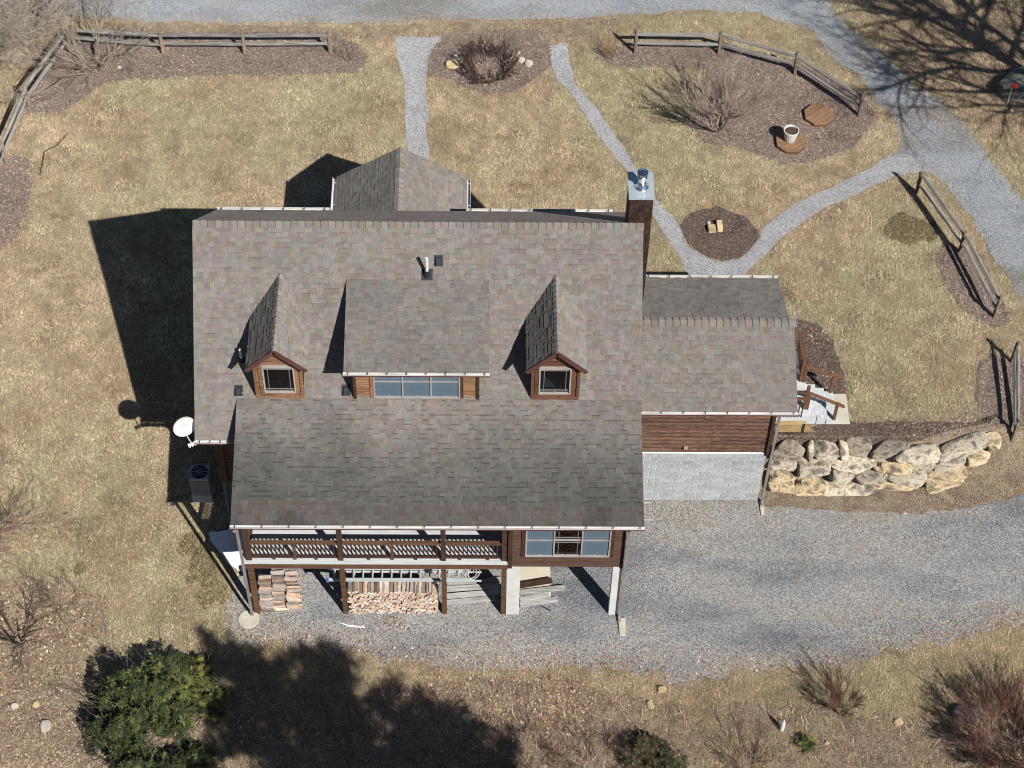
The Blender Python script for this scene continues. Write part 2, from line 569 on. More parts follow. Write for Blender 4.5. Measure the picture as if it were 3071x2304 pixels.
ZONES = {
'road':[(-60,21.2),(-25.15,21.24),(-22.07,21.24),(-19.49,21.12),(-18.58,21.03),(-11.46,20.98),(-6.75,21.3),(-2.74,21.34),(-0.4,21.6),(1.79,21.89),(4.79,21.83),(5.37,21.4),(6.8,20.79),(7.01,19.93),(7.53,19.09),(8.34,18.33),(8.52,17.42),(8.95,16.61),(9.38,15.8),(9.5,15.01),(9.32,14.43),(9.11,13.16),(10.43,13.36),(10.8,12.75),(11.43,11.25),(11.81,10.06),(12.13,8.98),(12.56,7.86),(13.1,6.36),(14.2,3.6),(15.0,0.5),(17.5,0.5),(16.0,6.0),(13.92,11.32),(13.55,11.93),(12.89,13.23),(12.49,14.32),(12.21,15.11),(11.73,16.14),(11.14,16.96),(10.31,17.78),(9.5,19.2),(8.81,20.04),(8.3,20.83),(7.68,21.8),(7.31,22.96),(7.6,25.6),(-60,26.2)],
'path':[(9.6,14.2),(8.9,14.1),(8.13,13.49),(6.86,12.65),(5.39,11.82),(4.16,10.68),(3.77,9.99),(3.39,9.39),(3.04,9.06),(2.44,8.93),(2.1,8.95),(1.83,9.19),(1.3,9.67),(1.0,10.81),(0.66,11.32),(0.23,11.87),(-0.31,13.26),(-0.74,14.44),(-1.28,15.46),(-1.81,16.59),(-2.47,17.64),(-2.68,18.82),(-2.77,19.99),(-3.43,19.82),(-3.38,18.81),(-3.17,17.89),(-2.61,17.14),(-2.17,16.16),(-1.75,14.97),(-1.2,14.11),(-0.73,13.26),(-0.24,12.01),(0.12,11.06),(0.41,10.26),(0.79,9.53),(1.13,8.51),(1.14,5.2),(3.02,5.2),(3.21,8.4),(4.18,9.49),(4.97,10.44),(6.26,11.5),(7.67,12.28),(9.11,13.16),(10.3,13.4)],
'walk':[(-9.38,20.27),(-9.3,19.33),(-9.15,18.57),(-8.93,17.99),(-8.82,14.82),(-8.74,14.19),(-8.63,9.6),(-7.83,9.6),(-7.92,13.75),(-8.03,15.24),(-8.11,17.91),(-8.08,18.92),(-7.85,19.6),(-7.57,20.29)],
'bedL':[(-10.39,18.73),(-10.75,18.3),(-11.33,18.22),(-13.42,18.11),(-16.91,18.03),(-19.78,17.75),(-20.59,17.3),(-21.18,16.46),(-21.68,15.97),(-22.51,16.05),(-22.86,15.92),(-23.22,16.71),(-22.97,17.6),(-22.62,18.68),(-22.04,20.06),(-18.39,20.42),(-15.2,20.45),(-11.74,20.45),(-11.42,20.08),(-10.82,19.83),(-10.42,19.32)],
'bedLL':[(-22.44,13.68),(-22.14,12.54),(-22.18,11.4),(-22.38,9.72),(-22.85,9.28),(-25.5,9.12),(-26.0,12.29),(-23.33,13.29),(-23.16,13.79)],
'bedM':[(-7.86,19.77),(-8.08,18.92),(-8.07,18.16),(-7.13,17.92),(-6.66,17.48),(-5.78,17.15),(-5.03,17.24),(-3.92,18.04),(-3.44,18.72),(-3.43,19.82),(-3.71,20.6),(-5.5,20.65),(-7.28,20.39)],
'verge':[(-20.36,20.92),(-15.61,20.82),(-11.45,20.79),(-6.75,21.15),(-2.74,21.19),(-0.67,21.37),(-0.82,20.72),(-2.76,20.33),(-3.53,20.39),(-5.5,20.56),(-7.51,20.28),(-9.38,20.24),(-11.42,20.12),(-11.86,20.38),(-15.19,20.38),(-18.38,20.34),(-20.66,20.21)],
'bedS':[(2.46,11.48),(3.37,11.09),(3.84,10.39),(3.77,9.99),(3.39,9.39),(3.04,9.06),(2.44,8.93),(1.94,9.15),(1.35,9.67),(1.02,10.57),(1.39,11.17),(1.89,11.38)],
'bedB':[(-1.71,19.05),(-1.57,19.62),(-0.96,19.81),(-0.14,19.84),(1.68,19.97),(3.1,19.93),(6.0,19.07),(7.29,18.0),(8.36,17.01),(8.68,16.27),(8.23,15.31),(7.62,14.51),(6.66,14.03),(5.83,13.67),(4.93,13.7),(4.06,14.16),(3.24,14.47),(2.22,14.7),(1.88,15.49),(2.12,16.61),(2.34,17.51),(2.58,18.54),(0.92,18.73),(-0.82,18.67)],
'bedRA':[(10.02,9.34),(10.17,9.57),(10.56,9.81),(11.0,9.5),(11.41,8.54),(11.74,7.7),(12.17,6.73),(12.1,6.26),(11.61,6.04),(11.17,6.26),(10.58,6.94),(10.26,7.69),(10.03,8.54)],
'bedRB':[(10.86,4.56),(11.3,4.78),(11.94,4.5),(13.4,4.52),(13.4,2.0),(11.75,1.75),(10.62,1.95),(10.47,3.06),(10.71,3.91)],
'bedSt':[(4.69,6.35),(5.02,6.26),(5.56,6.03),(6.0,5.37),(6.06,4.5),(6.19,3.55),(6.15,3.01),(5.72,2.73),(3.83,2.71),(3.6,6.3)],
'bedW':[(3.3,1.48),(3.6,2.3),(4.78,1.92),(6.16,1.93),(7.85,1.94),(10.25,1.94),(11.1,2.29),(10.77,1.95),(7.8,1.11),(5.59,1.13),(3.4,1.13)],
'drive':[(-13.92,-2.27),(-13.2,-1.0),(-0.64,0.27),(3.53,0.13),(5.13,-0.1),(7.96,-0.13),(11.06,0.08),(12.65,0.58),(17.5,1.6),(17.5,-3.2),(11.83,-4.42),(11.28,-4.54),(8.79,-5.22),(5.79,-5.91),(2.13,-6.42),(0.36,-6.9),(-1.21,-6.39),(-2.2,-6.26),(-4.36,-6.27),(-6.52,-6.28),(-9.41,-5.96),(-12.02,-5.63),(-13.77,-5.31),(-14.14,-4.47),(-13.89,-3.81)],
'dirt':[(3.35,0.75),(3.35,-0.25),(5.2,-0.42),(7.96,-0.5),(9.8,-0.35),(11.3,0.0),(12.6,0.9),(15.0,1.6),(15.0,3.4),(13.2,3.6),(12.2,3.6),(11.6,3.3),(10.6,2.7),(9.6,2.1),(8.0,1.7),(5.0,1.6),(3.4,1.6)],
'litter':[(-40,-3.31),(-20.64,-3.2),(-18.93,-3.41),(-17.73,-3.83),(-17.9,-5.14),(-18.49,-6.21),(-17.37,-7.03),(-15.58,-7.2),(-13.52,-7.0),(-10.45,-7.2),(-7.41,-6.8),(-5.36,-6.7),(-3.29,-6.7),(-1.26,-7.3),(0.77,-7.6),(4.86,-7.7),(7.82,-8.3),(10.99,-8.8),(25,-9.5),(25,-30),(-40,-30)],
}


def roughen(poly, step, amp, seed):
    out = []
    n = len(poly)
    for i in range(n):
        p, q = poly[i], poly[(i + 1) % n]
        L = math.hypot(q[0] - p[0], q[1] - p[1])
        k = max(1, int(L / step)) if L < 14 else max(1, int(L / 1.0))
        nx_, ny_ = (q[1] - p[1]) / max(L, 1e-6), -(q[0] - p[0]) / max(L, 1e-6)
        for j in range(k):
            t = j / k
            x, y = p[0] + (q[0] - p[0]) * t, p[1] + (q[1] - p[1]) * t
            d = amp * (float(vn(x, y, 0.5, seed)) - 0.5) * 2 + amp * 0.7 * (float(vn(x, y, 0.17, seed + 5)) - 0.5) * 2
            out.append((x + nx_ * d, y + ny_ * d))
    return out


def inpoly(px, py, poly):
    px = np.asarray(px)
    py = np.asarray(py)
    r = np.zeros(px.shape, bool)
    n = len(poly)
    for i in range(n):
        x0, y0 = poly[i]
        x1, y1 = poly[(i + 1) % n]
        if y0 == y1:
            continue
        c = ((y0 > py) != (y1 > py)) & (px < (x1 - x0) * (py - y0) / (y1 - y0) + x0)
        r ^= c
    return r


ROUGH = {}


def sheet(key, name, mat, off, amp=0.06, grid=0.45):
    poly = roughen(ZONES[key], 0.13, amp, sum(map(ord, key)))
    ROUGH[key] = poly
    xs, ys = [p[0] for p in poly], [p[1] for p in poly]
    gxx = np.arange(max(min(xs), -30), min(max(xs), 26), grid)
    gyy = np.arange(max(min(ys), -18), min(max(ys), 30), grid)
    A, B = np.meshgrid(gxx, gyy)
    A, B = A.ravel() + RNG.uniform(-.1, .1, A.size) * grid, B.ravel() + RNG.uniform(-.1, .1, B.size) * grid
    k = inpoly(A, B, poly)
    pts = [Vector(p) for p in poly] + [Vector(p) for p in zip(A[k], B[k])]
    n = len(poly)
    ed = [(i, (i + 1) % n) for i in range(n)]
    v, e, f, _, _, _ = delaunay_2d_cdt(pts, ed, [], 0, 1e-5, False)
    va = np.array([(p.x, p.y) for p in v])
    fa = np.array([tuple(q) for q in f])
    cen = va[fa].mean(1)
    fa = fa[inpoly(cen[:, 0], cen[:, 1], poly)]
    mb = bpy.data.meshes.new(name)
    mb.from_pydata(np.column_stack([va, H(va[:, 0], va[:, 1]) + off]).tolist(), [], fa.tolist())
    mb.materials.append(mat)
    mb.polygons.foreach_set('use_smooth', [True] * len(mb.polygons))
    mb.update()
    if mb.polygons and sum(p.normal.z for p in mb.polygons) < 0:
        mb.flip_normals()
    return tag(place(bpy.data.objects.new(name, mb)), kind='structure')


sheet('litter', 'leaf_litter_bank', M['litter'], 0.008, 0.2, 0.6)
sheet('verge', 'road_verge', M['litter'], 0.010, 0.08)
sheet('drive', 'gravel_drive', M['gravel'], 0.012, 0.26, 0.4)
sheet('dirt', 'dirt_strip', M['litter'], 0.03, 0.1, 0.16)
sheet('road', 'gravel_road', M['gravel_road'], 0.012, 0.09)
sheet('path', 'gravel_path', M['gravel_path'], 0.018, 0.04)
sheet('walk', 'gravel_walk', M['gravel_path'], 0.018, 0.04)
for k in ('bedL', 'bedLL', 'bedM', 'bedS', 'bedB', 'bedRA', 'bedRB', 'bedSt', 'bedW'):
    sheet(k, 'mulch_bed', M['mulch_dark' if k in ('bedW', 'bedS', 'bedSt') else 'mulch'], 0.034, 0.05, 0.4 if k != 'bedW' else 0.16)
BEDS = ('bedL', 'bedLL', 'bedM', 'bedS', 'bedB', 'bedRA', 'bedRB', 'bedSt', 'bedW')
HOUSEBOX = [(-14.2, -1.2, -1.6, 6.8), (-1.7, 0.0, 3.2, 4.4), (-13.3, -4.5, -1.6, -1.1), (-1.7, 3.2, -0.8, 4.5), (3.1, 1.4, 4.7, 4.5), (4.6, 1.8, 6.2, 3.1), (-10.9, 6.8, -6.6, 9.4)]


def inhouse(x, y):
    r = np.zeros(x.shape, bool)
    for x0, y0, x1, y1 in HOUSEBOX:
        r |= (x > x0) & (x < x1) & (y > y0) & (y < y1)
    return r


# ------------------------------------------------------------------ house
T_MAIN = 0.968
RY, RZ = 3.121, 10.123
XL, XR = -14.65, -1.14


def zmain(y):
    return RZ - abs(y - RY) * T_MAIN


PAL = [lit(c, 0.735) for c in ((161, 152, 144), (155, 146, 139), (156, 153, 150), (152, 152, 144), (155, 145, 145), (150, 140, 131), (161, 153, 147), (148, 142, 138))]
house = thing('log_house', 'large log-sided house with grey-brown shingled roofs, dormers and front balcony', 'house', (-7.9, 1.0, 0.0))

TAB_W = (0.10, 0.13, 0.17, 0.21, 0.25)
_TABS = {}


def tab_verts(w, ln, th):
    return [(0, 0, 0.001), (w, 0, 0.001), (w, 0, th), (0, 0, th), (0, ln, 0.003), (w, ln, 0.003)]


TAB_F = [(0, 1, 2, 3), (3, 2, 5, 4), (0, 3, 4), (1, 5, 2)]
EXPO = 0.152


def tabcol(x, y, rnd, dark):
    c = PAL[rnd.randrange(len(PAL))]
    g = 0.5 * float(fbm(x, y, 1.7, 91)) + 0.5 * rnd.random()
    k = (0.88 + 0.24 * g) * dark
    gr = min(0.8, max(0.0, 1.0 - dark) * 1.3)
    mg = (c[0] + c[1] + c[2]) / 3
    c = [v * (1 - gr) + mg * w_ * gr for v, w_ in zip(c, (0.99, 1.0, 0.93))]
    return tuple(v * k for v in c)


def shingles(parent, O, u, v, U, V, seed, dark=None, indiv_courses=0, skip=None, budget=None, band=0.80, thick=0.8):
    rnd = random.Random(seed)
    O, u, v = Vector(O), Vector(u).normalized(), Vector(v).normalized()
    n = u.cross(v).normalized()
    mb = MB()
    nc = int(math.ceil(V / EXPO))
    cnt = 0
    for k in range(nc):
        v0 = k * EXPO
        ln = min(EXPO + 0.012, V - v0)
        if ln < 0.02:
            continue
        s = -rnd.random() * 0.3
        while s < U:
            w = rnd.choice(TAB_W)
            a, b = max(0.0, s), min(U, s + w)
            s += w
            if b - a < 0.015:
                continue
            p = O + u * a + v * v0
            mid = p + u * ((b - a) / 2)
            if skip and skip(mid + v * (ln / 2)):
                continue
            th = rnd.choice((0.007, 0.008, 0.020, 0.024)) * thick
            dk = dark(mid) if dark else 1.0
            if k < indiv_courses and abs((b - a) - w) < 1e-6 and (budget is None or budget[0] > 0):
                q = round(dk * 8) / 8
                key = (w, rnd.randrange(8), th > 0.01, q)
                if key not in _TABS:
                    m1 = MB()
                    cc = cmul(PAL[key[1]], q * rnd.uniform(.92, 1.08))
                    m1.add(tab_verts(w - 0.003, EXPO + 0.012, 0.022 if key[2] else 0.0075), TAB_F, cc)
                    _TABS[key] = m1.mesh('shingle', M['shingle'])
                inst('shingle', _TABS[key], parent, frame(p, u, v, n))
                if budget is not None:
                    budget[0] -= 1
                cnt += 1
                continue
            col = tabcol(mid.x, mid.y + mid.z, rnd, dk)
            vs = [p + u * x + v * y + n * z for (x, y, z) in tab_verts(b - a - 0.003, ln, th)]
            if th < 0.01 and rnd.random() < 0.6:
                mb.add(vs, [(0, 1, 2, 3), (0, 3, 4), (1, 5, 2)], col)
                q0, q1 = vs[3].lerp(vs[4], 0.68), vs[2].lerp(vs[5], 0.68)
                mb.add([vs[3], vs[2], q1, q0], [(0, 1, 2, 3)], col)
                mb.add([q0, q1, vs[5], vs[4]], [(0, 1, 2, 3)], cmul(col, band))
            else:
                mb.add(vs, TAB_F, col)
    o = mb.build('shingle_field', M['shingle'], parent)
    o['kind'] = 'stuff'
    return o


def slab(name, O, u, v, U, V, t, mat, parent):
    """roof deck: box under the plane"""
    O, u, v = Vector(O), Vector(u).normalized(), Vector(v).normalized()
    n = u.cross(v).normalized()
    m = MB()
    vs = []
    for z in (-t, 0):
        for a, b in ((0, 0), (U, 0), (U, V), (0, V)):
            vs.append(O + u * a + v * b + n * z)
    m.add(vs, [(0, 3, 2, 1), (4, 5, 6, 7), (0, 1, 5, 4), (1, 2, 6, 5), (2, 3, 7, 6), (3, 0, 4, 7)])
    return m.build(name, mat, parent)


def caps(parent, p0, p1, sl, sr, seed, step=0.215, half=0.19, dk=1.0):
    """ridge caps from p0 to p1; sl/sr = unit vectors running down each slope"""
    rnd = random.Random(seed)
    p0, p1 = Vector(p0), Vector(p1)
    d = (p1 - p0)
    n = int(d.length / step)
    d.normalize()
    sl, sr = Vector(sl).normalized(), Vector(sr).normalized()
    step = (p1 - p0).length / n
    for i in range(n):
        a = p0 + d * (i * step) + Vector((0, 0, 0.026))
        b = a + d * (step + 0.02) - Vector((0, 0, 0.014))
        m = MB()
        col = cmul(PAL[rnd.randrange(7)], dk * rnd.uniform(.9, 1.1))
        vs = [a + sl * half, a, a + sr * half, b + sl * half, b, b + sr * half]
        dn = Vector((0, 0, -0.02))
        vs += [p + dn for p in vs]
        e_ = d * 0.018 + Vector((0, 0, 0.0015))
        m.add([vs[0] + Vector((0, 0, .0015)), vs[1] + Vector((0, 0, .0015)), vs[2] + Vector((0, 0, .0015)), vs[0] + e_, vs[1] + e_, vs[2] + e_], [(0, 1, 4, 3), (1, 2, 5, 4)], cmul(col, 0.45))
        m.add(vs, [(0, 1, 4, 3), (1, 2, 5, 4), (0, 6, 7, 1), (1, 7, 8, 2), (0, 3, 9, 6), (2, 8, 11, 5), (3, 4, 10, 9), (4, 5, 11, 10)], col)
        m.build('ridge_cap', M['shingle'], parent)


# --- walls
mw = MB()
mw.prism([(-1.2, 2.7), (6.8, 2.7), (6.8, zmain(6.8) - 0.2), (RY, RZ - 0.2), (-1.2, zmain(-1.2) - 0.2)], 'x', -14.2, -1.6)
mw.build('main_wall', M['siding'], house)
mw = MB()
mw.box((-14.15, -1.15, -0.3), (-1.65, 6.75, 2.7))
mw.build('foundation_wall', M['foundation'], house)
# wing core (front wall gets blocks and boards of its own)
mw = MB()
mw.prism([(0.12, 0.0), (4.35, 0.0), (4.35, 5.35), (2.17, 6.25), (0.12, 5.40)], 'x', -1.6, 3.16)
wingwall = mw.build('wing_wall', M['siding'], house)
# block courses on the wing front
mort = bx('block_backing', (-1.6, 0.02, -0.1), (3.165, 0.118, 2.64), M['mortar'], house)
BW, BH = 0.4064, 0.2032


def block_mesh(w):
    m = MB()
    g = 0.013
    m.box((g, 0.0, g), (w - g, 0.09, BH - g))
    return m.mesh('block', M['block'])


_BM = {}
for k in range(13):
    x = -1.55 - (0.2 if k % 2 else 0.0)
    while x < 3.16:
        a, b = max(x, -1.6), min(x + BW, 3.175)
        if b - a > 0.04:
            w = round(b - a, 3)
            if w not in _BM:
                _BM[w] = block_mesh(w)
            inst('block', _BM[w], mort, Matrix.Translation((a, 0.0, k * BH)))
        x += BW
tagbase = bx('outlet_box', (0.48, -0.06, 2.95), (0.60, 0.0, 3.05), M['lattice'], house)
hose = MB().tube([(-0.9, -0.02, 2.63), (-0.91, -0.03, 2.2), (-0.95, -0.03, 1.75), (-1.0, -0.03, 1.7)], 0.012, 5).build('cable', M['black'], house)


def log_boards(parent, x0, x1, z0, z1, yf, bh, mat, axis='x', cuts=None, seed=3, dep=0.06):
    """horizontal half-log boards, each its own object; cuts = [(a,b,zlo,zhi)] openings"""
    rnd = random.Random(seed)
    n = max(1, int(round((z1 - z0) / bh)))
    bh = (z1 - z0) / n
    for k in range(n):
        za, zb = z0 + k * bh, z0 + (k + 1) * bh
        spans = [(x0, x1)]
        for (a, b, lo, hi) in (cuts or []):
            if zb > lo + 0.01 and za < hi - 0.01:
                ns = []
                for (p, q) in spans:
                    if a > p:
                        ns.append((p, min(q, a)))
                    if b < q:
                        ns.append((max(p, b), q))
                spans = [s for s in ns if s[1] - s[0] > 0.02]
        out = []
        for (p, q) in spans:
            if q - p > 3.0:
                m_ = p + (q - p) * rnd.uniform(.3, .7)
                out += [(p, m_ - 0.003), (m_ + 0.003, q)]
            else:
                out.append((p, q))
        for (p, q) in out:
            prof = []
            for t in (0, .25, .5, .75, 1):
                prof.append((yf - dep * math.sin(math.pi * (0.1 + 0.8 * t)) , za + 0.004 + (bh - 0.008) * t))
            prof = [(yf + 0.03, za + 0.004)] + prof + [(yf + 0.03, zb - 0.004)]
            MB().prism(prof, 'x', p, q).build('board', mat, parent)


log_boards(wingwall, -1.6, 3.13, 2.66, 5.42, 0.06, 0.2, M['siding'], seed=5, dep=0.035)
bx('corner_trim', (3.13, -0.06, 2.6), (3.235, 0.2, 5.35), M['dark_wood'], house)

# --- main roof
S_ = math.sqrt(1 + T_MAIN ** 2)
uF, vF = (1, 0, 0), (0, 1 / S_, T_MAIN / S_)
YK = -0.71
roof = slab('main_roof', (XL, YK, zmain(YK)), uF, vF, XR - XL, (RY - YK) * S_, 0.14, M['fascia'], house)


def in_dormer(p):
    for (a, b) in ((-12.6, -11.5), (-9.7, -6.2), (-4.35, -3.15)):
        if a < p.x < b and -0.55 < p.y < 1.0:
            return True
    return False


shingles(roof, (XL, YK, zmain(YK)), uF, vF, XR - XL, (RY - YK) * S_, 21, skip=in_dormer)
# left front tail of main slope
YF = -1.634
mt = slab('roof_tail', (XL, YF, zmain(YF)), uF, vF, 1.30, (YK - YF) * S_, 0.14, M['fascia'], house)
shingles(mt, (XL, YF, zmain(YF)), uF, vF, 1.30, (YK - YF) * S_, 22)
# back slope
YB = 7.148
uB, vB = (-1, 0, 0), (0, -1 / S_, T_MAIN / S_)
rb = slab('back_roof', (XR, YB, zmain(YB)), uB, vB, XR - XL, (YB - RY) * S_ , 0.14, M['fascia'], house)
shingles(rb, (XR, YB, zmain(YB)), uB, vB, XR - XL, (YB - RY) * S_, 23, dark=lambda p: 1.0, thick=0.3)
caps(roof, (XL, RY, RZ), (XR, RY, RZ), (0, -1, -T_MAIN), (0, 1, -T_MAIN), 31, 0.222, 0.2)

# --- porch roof (lower pitch)
YE, ZE = -4.53, 5.255
XP = -13.37
T2 = (zmain(YK) - ZE) / (YK - YE)
s2 = math.sqrt(1 + T2 * T2)
vP = (0, 1 / s2, T2 / s2)


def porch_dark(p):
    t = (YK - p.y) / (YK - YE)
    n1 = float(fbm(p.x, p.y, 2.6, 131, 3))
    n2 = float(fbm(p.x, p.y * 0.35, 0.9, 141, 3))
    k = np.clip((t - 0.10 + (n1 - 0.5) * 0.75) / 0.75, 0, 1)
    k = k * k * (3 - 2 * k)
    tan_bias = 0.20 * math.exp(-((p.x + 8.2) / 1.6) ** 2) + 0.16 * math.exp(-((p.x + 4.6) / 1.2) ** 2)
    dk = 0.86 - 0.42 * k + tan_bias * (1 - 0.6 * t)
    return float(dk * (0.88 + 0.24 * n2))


BUD = [300]
rp = slab('porch_roof', (XP, YE, ZE), uF, vP, XR - XP, (YK - YE) * s2, 0.13, M['fascia'], house)
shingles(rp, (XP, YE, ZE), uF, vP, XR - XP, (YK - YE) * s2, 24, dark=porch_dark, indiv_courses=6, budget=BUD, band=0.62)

# --- wing roof
WYE, WZE, WYR, WZR = -0.523, 5.60, 2.173, 6.71
WT = (WZR - WZE) / (WYR - WYE)
ws = math.sqrt(1 + WT * WT)
vW, vWb = (0, 1 / ws, WT / ws), (0, -1 / ws, WT / ws)
rw = slab('wing_roof', (-1.45, WYE, WZE), uF, vW, 3.74 + 1.45, (WYR - WYE) * ws, 0.13, M['fascia'], house)
shingles(rw, (-1.45, WYE, WZE), uF, vW, 3.74 + 1.45, (WYR - WYE) * ws, 25, dark=lambda p: 0.98)
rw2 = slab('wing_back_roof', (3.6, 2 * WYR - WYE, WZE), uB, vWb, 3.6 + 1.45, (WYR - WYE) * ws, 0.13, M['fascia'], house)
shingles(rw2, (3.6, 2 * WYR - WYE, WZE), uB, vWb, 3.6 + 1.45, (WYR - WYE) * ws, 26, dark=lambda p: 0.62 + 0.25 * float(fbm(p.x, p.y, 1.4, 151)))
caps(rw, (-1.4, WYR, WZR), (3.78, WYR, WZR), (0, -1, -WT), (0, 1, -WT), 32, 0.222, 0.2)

# --- portico roof (ridge runs back to front)
PX, PZ, PY = -8.73, 6.38, 9.88
PEZ, PHW = 4.92, 2.22
tp = (PZ - PEZ) / PHW
sp = math.sqrt(1 + tp * tp)
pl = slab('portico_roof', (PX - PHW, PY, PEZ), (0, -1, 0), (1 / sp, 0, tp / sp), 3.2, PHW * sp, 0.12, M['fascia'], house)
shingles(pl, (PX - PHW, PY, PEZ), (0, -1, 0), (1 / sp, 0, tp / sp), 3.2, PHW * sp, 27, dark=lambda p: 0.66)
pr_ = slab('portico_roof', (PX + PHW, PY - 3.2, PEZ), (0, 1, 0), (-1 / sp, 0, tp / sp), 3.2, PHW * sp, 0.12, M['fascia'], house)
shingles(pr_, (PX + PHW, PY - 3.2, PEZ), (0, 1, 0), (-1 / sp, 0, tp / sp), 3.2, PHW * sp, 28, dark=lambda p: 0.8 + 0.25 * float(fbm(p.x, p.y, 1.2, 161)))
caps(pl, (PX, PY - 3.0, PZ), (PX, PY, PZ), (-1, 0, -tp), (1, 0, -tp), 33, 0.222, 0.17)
gab = MB().prism([(PX - 1.95, 4.75), (PX + 1.95, 4.75), (PX, 4.75 + 1.95 * tp)], 'y', 9.35, 9.45).build('gable_wall', M['siding'], house)
for sx in (-1.85, 1.85):
    bx('post', (PX + sx - 0.09, 9.3, 1.7), (PX + sx + 0.09, 9.48, 4.8), M['dark_wood'], house)
bx('portico_floor', (PX - 2.0, 6.8, 1.6), (PX + 2.0, 9.5, 2.3), M['foundation'], house)


# --- gable dormers
def window(x0, x1, z0, z1, yf, units=1, double=False, muntin=True, screens=(), name='window'):
    fw = 0.042
    fr = MB()
    fr.box((x0, yf - 0.03, z0), (x1, yf + 0.07, z0 + fw))
    fr.box((x0, yf - 0.03, z1 - fw), (x1, yf + 0.07, z1))
    fr.box((x0, yf - 0.028, z0 + fw), (x0 + fw, yf + 0.07, z1 - fw))
    fr.box((x1 - fw, yf - 0.028, z0 + fw), (x1, yf + 0.07, z1 - fw))
    fo = fr.build(name, M['frame'], house)
    uw = (x1 - x0 - fw) / units
    for i in range(units):
        a, b = x0 + fw + i * uw, x0 + (i + 1) * uw
        if i < units - 1:
            bx('mullion', (b, yf - 0.024, z0 + fw), (b + fw, yf + 0.07, z1 - fw), M['frame'], fo)
        zm = (z0 + z1) / 2
        if double:
            bx('sash_rail', (a, yf + 0.0, zm - 0.02), (b, yf + 0.06, zm + 0.02), M['frame'], fo)
        m = MB()
        m.add([(a, yf + 0.045, z0 + fw), (b, yf + 0.045, z0 + fw), (b, yf + 0.045, z1 - fw), (a, yf + 0.045, z1 - fw)], [(0, 1, 2, 3)])
        m.build('pane', M['glass'], fo)
        if muntin:
            o_ = 0.11
            for xx in (a + o_, b - o_):
                bx('muntin', (xx - 0.008, yf + 0.02, z0 + fw), (xx + 0.008, yf + 0.044, z1 - fw), M['spout'], fo)
            for zz in ((z0 + fw + o_, z1 - fw - o_) if not double else (z1 - fw - o_, zm + 0.13, zm - 0.14)):
                bx('muntin', (a, yf + 0.018, zz - 0.008), (b, yf + 0.042, zz + 0.008), M['spout'], fo)
        if i in screens:
            m = MB()
            m.add([(a, yf + 0.012, z0 + fw), (b, yf + 0.012, z0 + fw), (b, yf + 0.012, z1 - fw), (a, yf + 0.012, z1 - fw)], [(0, 1, 2, 3)])
            m.build('insect_screen', M['screen'], fo)
        bx('inner_sill', (a, yf + 0.09, z0 + fw - 0.02), (b, yf + 0.26, z0 + fw + 0.02), M['white'], fo)
        bx('sash_lock', ((a + b) / 2 - 0.035, yf + 0.0, z0 + fw + 0.005), ((a + b) / 2 + 0.035, yf + 0.03, z0 + fw + 0.04), M['frame'], fo)
    return fo


